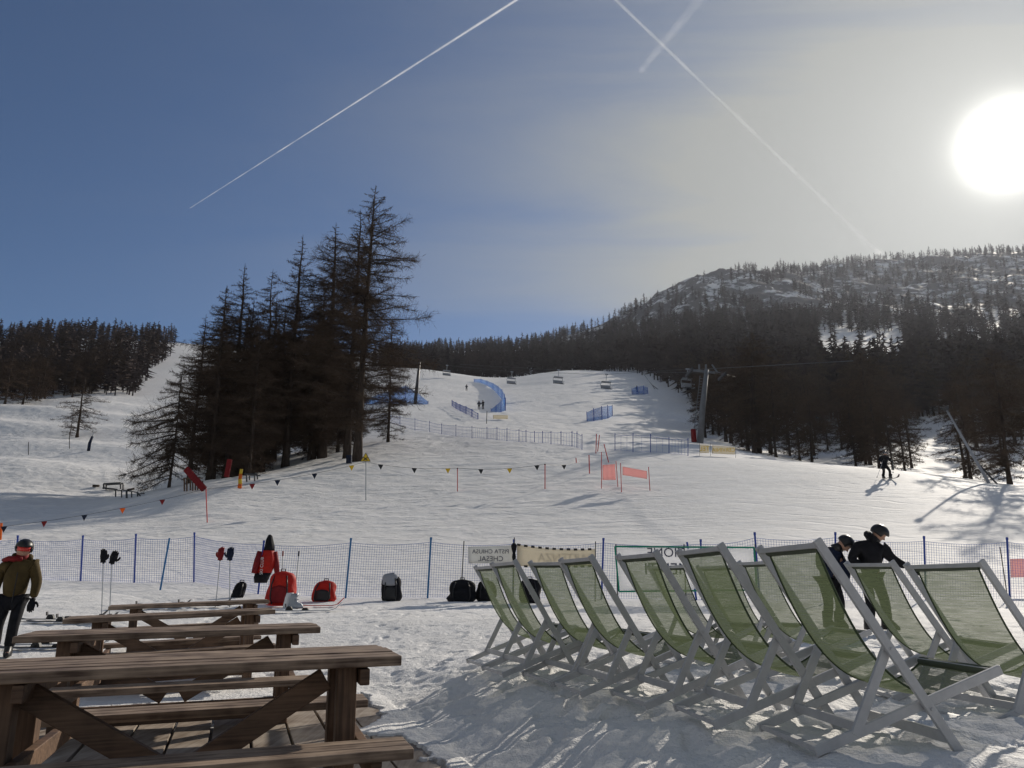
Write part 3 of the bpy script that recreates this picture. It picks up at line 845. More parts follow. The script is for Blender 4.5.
# ------------------------------------------------------------ deck chairs
def sling_material():
    m = bpy.data.materials.new('green_mesh_fabric'); m.use_nodes = True
    t = m.node_tree; b = t.nodes['Principled BSDF']; L = t.links.new; o = t.nodes['Material Output']
    col = (0.120, 0.145, 0.092)
    b.inputs['Base Color'].default_value = (*col, 1); b.inputs['Roughness'].default_value = 0.8; b.inputs['Specular IOR Level'].default_value = 0.15
    tr = t.nodes.new('ShaderNodeBsdfTranslucent'); tr.inputs[0].default_value = (0.135, 0.17, 0.088, 1)
    mx = t.nodes.new('ShaderNodeMixShader'); mx.inputs[0].default_value = 0.42
    L(b.outputs[0], mx.inputs[1]); L(tr.outputs[0], mx.inputs[2])
    tc = t.nodes.new('ShaderNodeTexCoord'); sp = t.nodes.new('ShaderNodeSeparateXYZ'); L(tc.outputs['UV'], sp.inputs[0])
    n = t.nodes.new('ShaderNodeTexNoise'); n.inputs['Scale'].default_value = 1.0; n.inputs['Detail'].default_value = 3
    mp = t.nodes.new('ShaderNodeMapping'); mp.inputs['Scale'].default_value = (2.5, 260, 1); L(tc.outputs['UV'], mp.inputs[0]); L(mp.outputs[0], n.inputs['Vector'])
    mr = t.nodes.new('ShaderNodeMapRange'); mr.inputs['From Min'].default_value = 0.35; mr.inputs['From Max'].default_value = 0.65
    mr.inputs['To Min'].default_value = 0.66; mr.inputs['To Max'].default_value = 0.84; L(n.outputs[0], mr.inputs[0])
    tp = t.nodes.new('ShaderNodeBsdfTransparent'); m2 = t.nodes.new('ShaderNodeMixShader')
    L(mr.outputs[0], m2.inputs[0]); L(tp.outputs[0], m2.inputs[1]); L(mx.outputs[0], m2.inputs[2]); L(m2.outputs[0], o.inputs[0])
    return m
M['sling'] = sling_material()
M['slingtop'] = mat('green_sleeve', (0.10, 0.115, 0.085), 0.8, 0.15)
M['hem'] = mat('green_hem', (0.05, 0.07, 0.04), 0.8, 0.15)
def make_chair():
    root = thing('deck_chair', 'x', 'deck chair')
    A0 = np.array([-0.687, 0.956]); A1 = np.array([-0.084, -0.02]); P = A0 + (A1 - A0) * 0.5
    B0 = np.array([-0.80, 0.012]); B1 = np.array([0.20, 0.366]); K = np.array([-0.575, 0.115])
    WA, WB, WK = 0.345, 0.312, 0.328
    def v(p, x): return (x, p[0], p[1])
    dA = (A1 - A0) / np.linalg.norm(A1 - A0)
    for s in (-1, 1):
        m = MB(); m.bar(v(A0 - dA * 0.035, s * WA), v(A1, s * WA), 0.024, 0.046)
        m.tube([v(P, s * (WA + 0.018)), v(P, s * (WA - 0.03))], 0.009, 8)
        c_ = A0 + (A1 - A0) * 0.78; m.tube([v(c_, s * (WA + 0.018)), v(c_, s * (WA - 0.03))], 0.009, 8)
        m.build('back_rail', M['grey'], root, bevel=0.004)
        m = MB(); m.bar(v(B0, s * WB), v(B1, s * WB), 0.024, 0.046); m.build('seat_rail', M['grey'], root, bevel=0.004)
        m = MB(); m.bar(v(P, s * (WK - 0.012)), v(K + np.array([-0.02, -0.035]), s * (WK - 0.012)), 0.022, 0.045); m.build('prop_leg', M['grey'], root, bevel=0.003)
    for p, wd, w_, h_ in ((A0 + dA * 0.02 + np.array([-0.012, 0.02]), WA - 0.013, 0.045, 0.028), (A1 - dA * 0.10, WA - 0.013, 0.024, 0.05),
                          (B0 + np.array([0.03, 0.008]), WB - 0.013, 0.045, 0.026), (B1 + np.array([-0.03, -0.012]), WB - 0.013, 0.03, 0.03), (K, WK - 0.025, 0.024, 0.045)):
        m = MB(); m.bar(v(p, -wd), v(p, wd), w_, h_); m.build('crossbar', M['grey'], root, bevel=0.003)
    key = [(-0.672, 0.945), (-0.600, 0.74), (-0.515, 0.55), (-0.41, 0.39), (-0.275, 0.275), (-0.13, 0.235), (0.00, 0.252), (0.10, 0.295), (0.175, 0.348)]
    kt = np.linspace(0, 1, len(key)); ks = np.array(key)
    n = 36; tt = np.linspace(0, 1, n)
    def cr(c):
        # smooth through the key points
        q = np.interp(tt, kt, ks[:, c]); k = np.array([.25, .5, .25])
        for _ in range(6): q[1:-1] = np.convolve(q, k, 'valid')
        return q
    cy, cz = cr(0), cr(1)
    cols = 15
    G = []
    for i in range(n):
        row = []
        for j in range(cols):
            x = (j / (cols - 1) * 2 - 1)
            sg = 0.022 * (1 - x * x) * math.sin(math.pi * tt[i])
            wd = 0.278 - 0.012 * math.sin(math.pi * tt[i])
            row.append((x * wd, cy[i] + sg * 0.4, cz[i] - sg))
        G.append(row)
    m = MB(); m.sheet(G); s = m.build('sling', [M['sling']], root, smooth=True)
    uv = s.data.uv_layers.new(name='UVMap')
    for lp in s.data.loops:
        k = lp.vertex_index; uv.data[lp.index].uv = ((k % cols) / (cols - 1), (k // cols) / (n - 1))
    for j in (0, cols - 1):
        m = MB(); m.tube([np.array(G[i][j]) for i in range(n)], 0.006, 6)
        m.build('hem', M['hem'], s, smooth=True)
    for j in (0, n - 1):                                   # stitched tube round each bar
        m = MB(); m.tube([np.array(G[j][0]) + np.array([0, 0, 0.004]), np.array(G[j][-1]) + np.array([0, 0, 0.004])], 0.024, 10); m.build('bar_sleeve', M['slingtop'], s, smooth=True)
    return root
CH0 = make_chair()
chairs = [(.38, 8.406, 1.259, 'leftmost green deck chair, the farthest of the front row'),
 (.573, 7.569, 1.241, 'second green deck chair from the left, touching the leftmost one'),
 (.947, 7.148, 1.213, 'third green deck chair from the left'),
 (1.178, 6.355, 1.30, 'fourth green deck chair from the left, overlapping the third'),
 (1.558, 5.726, 1.334, 'front green deck chair standing before the mirrored white banner in a green frame'),
 (1.85, 4.927, 1.43, 'dark looking front deck chair with a second sling showing through, left of the nearest one'),
 (2.177, 4.281, 1.46, 'nearest and largest green deck chair, a bent figure showing through its fabric'),
 (3.545, 6.303, 1.50, 'green deck chair right in front of the person in black'),
 (3.59, 5.418, 1.373, 'rightmost green deck chair, seen almost from behind, at the photo edge'),
 (2.288, 8.545, 1.192, 'rear row deck chair partly hidden behind the front one by the framed banner'),
 (2.854, 8.702, 1.188, 'rear row deck chair seen only through the dark front chair'),
 (2.95, 7.391, 1.45, 'rear row deck chair half hidden behind the nearest one')]
for i, (x, y, yaw, lab) in enumerate(chairs):
    o = CH0 if i == 0 else copy_tree(CH0)
    zz = min(gz(x - 0.5, y - 0.3), gz(x, y))
    zt = 1.15 - [.835, .825, .82, .81, .805, .79, .797, .839, .87, .824, .833, .814][i]
    o.location = (x, y, zt); o.rotation_euler = (random.uniform(-.012, .012), random.uniform(-.015, .015), -yaw); o['label'] = lab; o['group'] = 'green deck chairs facing the sun'

# ------------------------------------------------------------ nets and fences
def net_sheet(mb, lo, hi, cell_h, cell_v, r, sag=0.0):
    """strings of a net between bottom points lo and top points hi (lists of equal length)"""
    for i in range(len(lo) - 1):
        a0, a1, b0, b1 = lo[i], lo[i + 1], hi[i], hi[i + 1]
        Ln = np.linalg.norm(a1 - a0); Hn = np.linalg.norm(b0 - a0)
        nx = max(2, int(Ln / cell_h)); ny = max(2, int(Hn / cell_v))
        def pt(u, v):
            p = (a0 * (1 - u) + a1 * u) * (1 - v) + (b0 * (1 - u) + b1 * u) * v
            p = p.copy(); p[2] -= sag * 4 * u * (1 - u) * v; return p
        for k in range(nx):
            u = k / nx; q = [pt(u, v) for v in (0, .5, 1)]
            for s in range(2): mb.bar(q[s], q[s + 1], r, r, up=(0, 1, 0))
        for k in range(ny + 1):
            v = k / ny; q = [pt(u, v) for u in np.linspace(0, 1, 7)]
            rr_ = r * (2.2 if k == ny else 1)
            for s in range(6): mb.bar(q[s], q[s + 1], rr_, rr_)
FENCE = [(-60, 538, -60, 590, 22.5), (17.8, 536, 17.5, 589, 22.3), (83, 536, 81, 588, 22.0), (136, 534.5, 134.5, 588, 21.8), (194.4, 533, 194, 585.5, 22.2),
 (264, 541, 258, 597, 20.0), (351, 538.7, 345.5, 599, 19.6), (431, 538, 427.5, 599, 19.6), (514, 540, 513, 600, 19.5), (603.5, 538.7, 601.5, 601, 19.3), (700.7, 540, 702, 603, 19.2), (754.7, 533, 760, 606, 18.8),
 (835.3, 533, 836, 604, 18.8), (924, 536.8, 926, 603, 19.0), (1007, 538, 1010, 602, 19.0), (1080, 538, 1084, 602, 19.0)]
fen = thing('safety_net_fence', 'blue net fence on blue posts along the far side of the sitting area', 'fence', at(400, 600, 19.6))
fo = np.array(fen.location)
lo, hi = [], []
for i, (tx, ty, bx, by, Y) in enumerate(FENCE):
    bp = base(bx, Y); bp[2] = min(bp[2], at(bx, by, Y)[2] + 0.05)
    tp = at(tx, ty, Y)
    m = MB(); d = tp - bp
    m.tube([bp - d * 0.06 - fo, tp - fo], 0.024, 8)
    m.tube([tp - d * 0.03 - fo, tp + d * 0.012 - fo], 0.03, 8)
    m.build('post', M['teal'] if 5 < i < 8 else M['blue'], fen, smooth=False)
    lo.append(bp + d * 0.02 - fo + np.array([0, 0.03, 0])); hi.append(bp + d * 0.93 - fo + np.array([0, 0.03, 0]))
m = MB(); net_sheet(m, lo, hi, 0.06, 0.06, 0.0042, 0.06); m.build('net', M['greynet'], fen)
def lone_post(tx, ty, bx, by, Y, r, mt, name, label, cat, group=None):
    bp = base(bx, Y); tp = at(tx, ty, Y); o = np.array(bp)
    m = MB(); m.tube([np.array([0, 0, -0.1]), tp - bp], r, 8)
    ob = m.build(name, M[mt]); ob.location = tuple(o); return tag(ob, label, cat, group)
lone_post(169.5, 538, 160, 594, 20.3, 0.024, 'teal', 'fence_post', 'leaning blue post standing alone before the net, left of the gloved poles', 'post')
lone_post(687, 542, 697, 556, 19.0, 0.024, 'blue', 'fence_post', 'short slanting blue post above the framed banner', 'post')
lone_post(1000, 547, 1008, 592, 18.6, 0.012, 'dark', 'ski_pole', 'thin dark ski pole leaning on the fence at the far right', 'ski pole')

# lettering
def letters(txt, size, mt, parent, M4, name='lettering', mirror=False, ext=0.002):
    cu = bpy.data.curves.new('t', 'FONT'); cu.body = txt; cu.size = size; cu.align_x = 'CENTER'; cu.align_y = 'CENTER'; cu.extrude = ext; cu.resolution_u = 3
    ob = bpy.data.objects.new('t', cu); C.objects.link(ob)
    dg = bpy.context.evaluated_depsgraph_get(); dg.update()
    me = bpy.data.meshes.new_from_object(ob.evaluated_get(dg))
    bpy.data.objects.remove(ob); bpy.data.curves.remove(cu)
    if mirror: me.transform(Matrix.Scale(-1, 4, (1, 0, 0)))
    me.transform(M4)
    me.materials.clear(); me.materials.append(M[mt])
    o = bpy.data.objects.new(name, me); C.objects.link(o)
    if parent is not None: o.parent = parent
    return o
def frame_of(a, b, off=-0.006):
    """matrix: local x along a->b, y up, placed at the middle"""
    a = np.array(a); b = np.array(b); d = (b - a); d[2] = 0; d /= np.linalg.norm(d); n = np.array([d[1], -d[0], 0])
    c = (a + b) / 2 + n * (-off)
    return Matrix(((d[0], 0, n[0], c[0]), (d[1], 0, n[1], c[1]), (d[2], 1, n[2], c[2]), (0, 0, 0, 1)))
def banner(name, label, quad, Y, mt, poles=(), texts=(), pole_r=0.012, pole_m='dark', trim=None, sag=0.0, panel='panel', Yb=None, group=None):
    Yb = Yb or Y
    P = [at(x, y, Y if i in (0, 3) else Yb) for i, (x, y) in enumerate(quad)]     # top left, top right, bottom right, bottom left
    o = (P[2] + P[3]) / 2
    root = thing(name, label, 'banner', o, 0, group)
    n = 12; G = []
    for v in np.linspace(0, 1, 5):
        row = []
        for u in np.linspace(0, 1, n):
            q = (P[0] * (1 - u) + P[1] * u) * (1 - v) + (P[3] * (1 - u) + P[2] * u) * v
            q = q - o; q[2] -= sag * 4 * u * (1 - u) * (1 - v * 0.6); q[1] += 0.012 * math.sin(u * 17)
            row.append(q)
        G.append(row)
    m = MB(); m.sheet(G); pn = m.build(panel, M[mt], root, smooth=True, solid=0.003)
    for (tx, ty, bx, by, side) in poles:
        yy = Y if side == 0 else Yb
        bp = base(bx, yy); tp = at(tx, ty, yy)
        m = MB(); m.tube([bp - o - np.array([0, 0, .08]), tp - o], pole_r, 8); m.build('pole', M[pole_m], root)
    for (txt, size, u, v, mt2) in texts:
        top = P[0] * (1 - u) + P[1] * u; bot = P[3] * (1 - u) + P[2] * u
        c = top * (1 - v) + bot * v - o; c[1] -= 0.03; c[2] -= sag * 4 * u * (1 - u) * (1 - v * .6)
        F4 = frame_of(P[0], P[1], 0); F4.translation = Vector(c)
        letters(txt, size, mt2, root, F4, mirror=True)
    if trim: trim(G, root)
    return root, P, o
banner('banner', 'white banner with two lines of mirrored dark lettering, left of the cream one', [(468, 547), (513, 545.5), (513, 563), (468.5, 563.5)], 18.6, 'white',
       poles=[(464, 541, 460.5, 585, 0)], texts=[('PISTA CHIUSA', 0.14, 0.5, 0.32, 'text'), ('CHESAL', 0.17, 0.5, 0.75, 'text')])
def check_trim(G, root):
    for row, nm in ((0, 'edging'), (4, 'edging')):
        m = MB(); r = G[row]
        for i in range(len(r) - 1):
            a, b = np.array(r[i]), np.array(r[i + 1]); c = (a + b) / 2
            m.bar(a, c, 0.012, 0.05)
        m.build(nm, M['blackp'], root)
banner('banner', 'cream banner with a black and cream dashed edge hung between two dark poles', [(517, 544.5), (595, 549), (595, 566), (517, 566)], 18.4, 'cream',
       poles=[(514.4, 537.5, 513, 600, 0), (595.5, 541.5, 595, 600, 1)], texts=[('PARTENZA', 0.26, 0.62, 0.5, 'cream')], trim=check_trim, sag=0.05)
# the black cloth knot on the pole between the two banners
m = MB()
kp = [at(514, y, 18.35) for y in (543, 545.5, 549, 553, 557, 561, 564)]
m.tube(kp, [0.03, 0.075, 0.06, 0.035, 0.05, 0.03, 0.02], 10)
ko = np.array(kp[0]); m.v = [tuple(np.array(v) - ko) for v in m.v]
k_ = m.build('scarf', M['black'], smooth=True); k_.location = tuple(ko); tag(k_, 'black cloth knotted round the pole between the white and the cream banner', 'scarf')
# framed banner
fr, P, o = banner('framed_banner', 'large white banner in a green pipe frame with mirrored grey lettering', [(617, 548), (752, 549), (755, 588), (620, 590)], 17.6, 'white',
       texts=[('ZIONE', 0.29, 0.36, 0.115, 'text'), ('MENTI', 0.36, 0.36, 0.52, 'text')], panel='sheet')
shp = [c for c in C.objects if c.parent == fr and c.name.startswith('sheet')][0]; shp.data.materials.clear(); M['sheerwhite'] = mat('sheer_white', (0.75, 0.76, 0.78), 0.7, 0.1, trans=0.5, alpha=0.45); shp.data.materials.append(M['sheerwhite'])
m = MB(); q = [at(x, y, 17.6) - o for x, y in ((615, 546.5), (754, 547.5), (757, 590), (619, 591.5))]
for i in range(4): m.tube([q[i], q[(i + 1) % 4]], 0.02, 8)
m.build('frame', M['green'], fr)
for x in (616, 684, 755):
    m = MB(); a = at(x, 544, 17.6); b = base(x + 2, 17.6); m.tube([b - o - np.array([0, 0, 0.08]), a - o], 0.013, 8); m.build('pole', M['dark'], fr)
banner('banner', 'small pink red banner behind the net at the right photo edge', [(1010, 559), (1050, 558), (1051, 577), (1010.5, 577.5)], 20.2, 'pink', poles=[(1055, 553, 1056, 590, 1)], pole_m='redpole')

# ------------------------------------------------------------ bags, clothes and ski gear by the net
def blob_rings(w_, d_, h_, n=20, m=14, pw=2.6, taper=0.25, lean=0.0, seed=0, rough=0.045):
    g = np.random.default_rng(seed); ph = g.uniform(0, 6.28, 6)
    rings = []
    for i in range(m):
        t = i / (m - 1); z = h_ * t
        prof = (1 - abs(2 * t - 1) ** 4.5) ** 0.5 if t > 0.5 else (1 - abs(2 * t - 1) ** 8) ** 0.5
        prof = max(prof, 0.12 if t > 0.5 else 0.7); s = 1 - taper * t
        ring = []
        for k in range(n):
            a = 2 * math.pi * k / n; c, si = math.cos(a), math.sin(a)
            x = math.copysign(abs(c) ** (2 / pw), c) * w_ / 2; y_ = math.copysign(abs(si) ** (2 / pw), si) * d_ / 2
            f = prof * s * (1 + rough * (math.sin(3 * a + ph[0] + 5 * t) + math.sin(7 * t + 2 * a + ph[1]) + 0.6 * math.sin(11 * t + 5 * a + ph[2])))
            ring.append(np.array([x * f + lean * t * h_, y_ * f, z]))
        rings.append(ring)
    return rings
def rucksack(px, py, Y, w_, h_, mt, label, lid='blackp', lean=0.0, seed=0, panel=None, taper=0.25, rz=0.0, strap=True, rough=0.05):
    p = base(px, Y)
    root = thing('rucksack', label, 'rucksack', (p[0], p[1], p[2] - 0.02), rz)
    m = MB(); m.loft(blob_rings(w_, w_ * 0.62, h_, lean=lean, seed=seed, taper=taper, rough=rough)); m.build('body', M[mt], root, smooth=True)
    m = MB(); r = blob_rings(w_ * 0.62, 0.10, h_ * 0.5, seed=seed + 3, taper=0.15)
    m.loft([[q + np.array([lean * 0.2 * h_, -w_ * 0.31, h_ * 0.08]) for q in ring] for ring in r]); m.build('front_pocket', M[panel or mt], root, smooth=True)
    m = MB(); x = lean * h_
    m.tube([(x - 0.05, 0, h_ * 0.95), (x - 0.045, 0, h_ * 1.06), (x + 0.045, 0, h_ * 1.06), (x + 0.05, 0, h_ * 0.95)], 0.012, 6); m.build('grab_handle', M[lid], root, smooth=True)
    if strap:
        for s in (-1, 1):
            m = MB(); yb = -w_ * 0.34
            m.tube([(x * .8 + s * w_ * 0.2, yb * 0.7, h_ * 0.86), (x * .6 + s * w_ * 0.26, yb * 1.05, h_ * 0.6), (x * .3 + s * w_ * 0.28, yb * 1.05, h_ * 0.25), (s * w_ * 0.22, yb * 0.95, 0.03)], 0.016, 6)
            m.build('strap', M[lid], root, smooth=True)
    return root
rucksack(281, 600, 17.6, 0.66, 0.74, 'red', 'tall red ski rucksack standing upright beneath the hanging jacket', taper=0.12, seed=1, panel='dred')
rucksack(323, 600, 18.4, 0.62, 0.50, 'red', 'low wide red rucksack with black straps, right of the tall red one', lean=0.10, taper=0.3, seed=2, panel='blackp')
rucksack(391, 600, 18.6, 0.50, 0.62, 'black', 'black rucksack with a pale grey top panel, standing alone by the net', lean=0.0, taper=0.12, seed=3, panel='blackp')
# its grey lid
lastp = base(391, 18.6)
m = MB(); r = blob_rings(0.45, 0.30, 0.30, seed=9, taper=0.3); m.loft([[q + np.array([-0.03, -0.03, 0.36]) for q in ring] for ring in r])
M['lgrey'] = mat('pale_grey_cloth', (0.30, 0.31, 0.34), 0.8, 0.2)
gl = m.build('lid', M['lgrey'], [c for c in C.objects if c.name.startswith('rucksack') and 'pale grey' in c.get('label', '')][0], smooth=True)
rucksack(462, 600, 18.4, 0.72, 0.52, 'black', 'lumpy black rucksack left of the leftmost deck chair', lean=0.0, taper=0.3, seed=14, rough=0.09)
rucksack(486, 600, 18.5, 0.46, 0.50, 'black', 'square black rucksack partly hidden by the leftmost deck chair', taper=0.05, seed=15, rough=0.07)
rr_ = rucksack(530, 600, 17.8, 0.50, 0.55, 'black', 'black rucksack with a white star mark seen between the second and third deck chair', taper=0.06, seed=16)
m = MB(); st = []
for k in range(10):
    a = math.pi / 2 + k * math.pi / 5; r0 = 0.085 if k % 2 == 0 else 0.036; st.append((r0 * math.cos(a) * 0.9, r0 * math.sin(a) * 1.1))
for yy in (-0.215, -0.205): pass
c0 = [(0.03 + x, -0.232, 0.28 + z) for x, z in st]; c1 = [(0.03 + x, -0.222, 0.28 + z) for x, z in st]
m.add(c0 + c1, [tuple(range(10)), tuple(range(19, 9, -1))] + [(i, (i + 1) % 10, 10 + (i + 1) % 10, 10 + i) for i in range(10)])
m.build('star', M['whitep'], rr_)
rucksack(237, 598, 19.0, 0.34, 0.40, 'black', 'small black rucksack leaning by the gloved ski poles', lean=0.22, taper=0.3, seed=6)

# jacket hanging on a fence post
p = at(264, 584, 18.9); jo = np.array([p[0], p[1], p[2]])
jk = thing('jacket', 'red and black ski jacket with a black hood hanging on a fence post', 'jacket', jo)
s_ = 18.9 / FPX * 0.99
def jring(py, x0, x1, dep, n=16, k=2.3, wig=0.06):
    z = (584 - py) * s_; cx = ((x0 + x1) / 2 - 264) * s_; w_ = (x1 - x0) * s_ / 2
    return [np.array([cx + math.copysign(abs(math.cos(a)) ** (2 / k), math.cos(a)) * w_ * (1 + wig * math.sin(5 * a)), math.copysign(abs(math.sin(a)) ** (2 / k), math.sin(a)) * dep * (1 + 2 * wig * math.sin(4 * a + z * 7)), z]) for a in np.linspace(0, 2 * math.pi, n, endpoint=False)]
m = MB(); m.loft([jring(573.5, 254.5, 270, 0.15), jring(568, 256, 272, 0.15), jring(561, 258, 273, 0.14), jring(556, 260, 272, 0.13), jring(551, 261, 271, 0.11)]); m.build('torso', M['red'], jk, smooth=True)
m = MB(); m.loft([jring(583, 254.5, 266, 0.13), jring(578, 253.5, 268, 0.16), jring(573.5, 254.3, 270, 0.155)]); m.build('hem_panel', M['black'], jk, smooth=True)
m = MB(); m.loft([jring(552, 261, 271.5, 0.12), jring(547, 262, 271, 0.11), jring(542, 262.5, 269.5, 0.09), jring(538, 264, 268.5, 0.05), jring(536.6, 265, 267, 0.02)]); m.build('hood', M['black'], jk, smooth=True)
for x0, x1, dd in ((259, 255.5, -0.12), (271.5, 275, 0.06)):
    m = MB(); m.tube([((x0 - 264) * s_, dd, (553 - 584) * -s_), (((x0 + x1) / 2 - 264) * s_, dd * 1.3, 20 * s_), ((x1 - 264) * s_, dd * 1.4, 10 * s_)], [0.06, 0.075, 0.06], 10); m.build('sleeve', M['dred'], jk, smooth=True)
F4 = Matrix(((0, 0, 1, 0), (1, 0, 0, 0), (0, 1, 0, 0), (0, 0, 0, 1)))
F4 = Matrix(((0, -1, 0, -0.03), (0, 0, -1, -0.175), (1, 0, 0, 0.42), (0, 0, 0, 1)))
letters('SKI CLUB', 0.10, 'whitep', jk, F4)

def glove(root, M4, mt, s=1.0, curl=0.5):
    """glove with palm, four bent fingers and a thumb; local +z towards the finger tips"""
    mb = MB()
    prof = [(0.0, 0.036, 0.026), (0.03, 0.034, 0.024), (0.05, 0.042, 0.024), (0.09, 0.050, 0.022), (0.115, 0.046, 0.019), (0.125, 0.036, 0.014)]
    mb.loft([[np.array([math.cos(a) * w_, math.sin(a) * d_, z]) * s for a in np.linspace(0, 2 * math.pi, 14, endpoint=False)] for z, w_, d_ in prof])
    for i, (x, L_) in enumerate(((-0.036, 0.062), (-0.012, 0.074), (0.012, 0.070), (0.035, 0.054))):
        a1, a2 = curl * 0.8, curl * 1.9
        p = [np.array([x * 0.9, 0, 0.105])]
        for aa, f in ((a1 * .4, .45), (a1, .33), (a2, .3)): p.append(p[-1] + np.array([x * 0.08, -math.sin(aa), math.cos(aa)]) * L_ * f)
        mb.tube([q * s for q in p], [0.0125 * s, 0.0125 * s, 0.0115 * s, 0.008 * s], 8)
    p = [np.array([0.036, -0.004, 0.045]), np.array([0.062, -0.012, 0.066]), np.array([0.072, -0.02, 0.09]), np.array([0.070, -0.026, 0.108])]
    mb.tube([q * s for q in p], [0.016 * s, 0.0145 * s, 0.012 * s, 0.008 * s], 8)
    o = mb.build('glove', M[mt], root, smooth=True)
    o.data.transform(M4)
    return o
def ski_pole(tx, ty, bx, by, Y, label, group, grip='blackp', r=0.009):
    bp = base(bx, Y); tp = at(tx, ty, Y)
    root = thing('ski_pole', label, 'ski pole', bp, 0, group)
    d = tp - bp
    m = MB(); m.tube([-d * 0.05, d], r, 8); m.build('shaft', M['steel'], root)
    m = MB(); m.tube([d * 0.9, d * 1.0], 0.018, 8); m.build('grip', M[grip], root)
    m = MB(); m.tube([d * 0.03, d * 0.045], 0.045, 10); m.build('basket', M['blackp'], root)
    return root, bp, tp
def glove_on(tp, mt, label, group, s=1.15, rz=0.0, tilt=0.0):
    root = bpy.data.objects.new('g', None)
    o = glove(None, Matrix.Identity(4), mt, s, 0.4); o.name = 'glove'
    o.location = (tp[0], tp[1], tp[2] - 0.09); o.rotation_euler = (tilt, tilt, rz)
    bpy.data.objects.remove(root)
    return tag(o, label, 'glove', group)
GP = 'ski poles planted with gloves on their grips'
_, _, tp = ski_pole(103.5, 558, 101.5, 610, 15.6, 'ski pole with a black glove, left one of the near pair', GP); glove_on(tp, 'black', 'black glove on top of the left pole of the near pair', 'gloves drying on pole tops', 1.5)
_, _, tp = ski_pole(112, 559, 109.5, 610, 15.6, 'ski pole with a black glove, right one of the near pair', GP); glove_on(tp, 'black', 'black glove with spread thumb on the right pole of the near pair', 'gloves drying on pole tops', 1.5, 0.6, 0.2)
_, _, tp = ski_pole(220.5, 556, 215.5, 600, 17.0, 'ski pole with a red glove, left of the dark gloved one', GP); glove_on(tp, 'dred', 'red glove with black trim on a ski pole', 'gloves drying on pole tops', 1.6, 3.0)
_, _, tp = ski_pole(230, 556, 229.5, 597, 17.0, 'ski pole with a dark blue glove, right of the red gloved one', GP); glove_on(tp, 'navy', 'dark blue glove on a ski pole right of the red glove', 'gloves drying on pole tops', 1.6, 3.3)
ski_pole(283, 551, 280.5, 600, 17.9, 'ski pole with a red grip behind the tall red rucksack', 'bare ski poles behind the red rucksacks', 'dred')
ski_pole(299, 551, 294, 600, 17.9, 'ski pole with a dark blue grip between the two red rucksacks', 'bare ski poles behind the red rucksacks', 'navy')

def ski(c, ang, label, mt='dark', L_=1.65, binding=True, group=None, tip='blackp', zrot=0.0):
    root = thing('ski', label, 'ski', (c[0], c[1], gz(c[0], c[1]) + 0.03), ang, group)
    n = 14; top = []; bot = []
    rings = []
    for i in range(n):
        t = i / (n - 1); x = (t - 0.5) * L_
        w_ = 0.050 + 0.022 * abs(2 * t - 1) ** 2; 
        if t > 0.93: w_ *= 0.45
        z = 0.16 * max(0, (t - 0.86) / 0.14) ** 2 + 0.02 * max(0, (0.08 - t) / 0.08)
        rings.append([np.array([x, -w_, z]), np.array([x, w_, z]), np.array([x, w_ * .94, z + 0.013]), np.array([x, -w_ * .94, z + 0.013])])
    m = MB(); m.loft(rings); m.build('board', M[mt], root)
    if binding:
        for x, h_ in ((0.10, 0.06), (-0.22, 0.09)):
            m = MB(); m.loft([[np.array([x + a * sx, b * 0.036, z]) for a, b in ((-1, -1), (1, -1), (1, 1), (-1, 1))] for z, sx in ((0.013, 0.075), (h_ * .6, 0.06), (h_, 0.035))])
            m.tube([(x, -0.06, 0.03), (x, 0.06, 0.03)], 0.012, 6)
            m.build('binding', M['blackp'], root, bevel=0.005)
        m = MB(); m.bar((-0.29, 0, 0.07), (-0.30, 0, 0.14), 0.05, 0.02, up=(1, 0, 0)); m.build('brake', M['dark'], root)
    return root
def sk(px, Y): p = base(px, Y); return p
ski(sk(62, 15.0), 0.03, 'dark ski lying on the snow, far left, the farther one', group='skis lying in the snow on the left')
ski(sk(72, 14.7), -0.02, 'dark ski lying on the snow, far left, right beside the farther one', group='skis lying in the snow on the left')
ski(sk(60, 12.6), 0.05, 'pale striped ski with a yellow tip lying near the person in olive', 'steel', group='skis lying in the snow on the left')
ski(sk(50, 12.3), 0.0, 'black ski lying behind the left end of the second table', group='skis lying in the snow on the left')
ski(sk(150, 16.6), 0.02, 'ski lying beyond the farthest table with its bindings raised', group='skis lying beyond the tables')
ski(sk(192, 16.9), 0.0, 'black ski lying beyond the farthest table near the gloved poles', group='skis lying beyond the tables')
ski(sk(305, 17.0), 0.0, 'red ski lying on the snow in front of the low red rucksack', 'red', binding=False)
ski(sk(300, 16.2), 0.1, 'pale ski lying on the snow in front of the tall red rucksack', 'steel')
# white ski boots at the foot of the tall rucksack
def boot(c, rz, mt, label, s=1.0):
    root = thing('ski_boot', label, 'ski boot', (c[0], c[1], c[2]), rz)
    def rg(z, x0, x1, w_): return [np.array([(x0 + x1) / 2 + math.cos(a) * (x1 - x0) / 2, math.sin(a) * w_, z]) * s for a in np.linspace(0, 2 * math.pi, 14, endpoint=False)]
    m = MB(); m.loft([rg(0, -.13, .19, .05), rg(.04, -.13, .19, .055), rg(.09, -.12, .16, .05), rg(.13, -.11, .07, .05), rg(.20, -.10, .05, .052), rg(.30, -.07, .08, .056)]); m.build('shell', M[mt], root, smooth=True)
    for z in (0.08, 0.16, 0.24):
        m = MB(); m.tube([(0.02 * s, -0.058 * s, z * s), (0.09 * s, -0.03 * s, (z + .02) * s), (0.09 * s, 0.03 * s, (z + .02) * s)], 0.008, 5); m.build('buckle', M['steel'], root)
    return root
pb = base(289, 17.0); boot(pb, 0.5, 'whitep', 'pale ski boot at the foot of the tall red rucksack, left one')
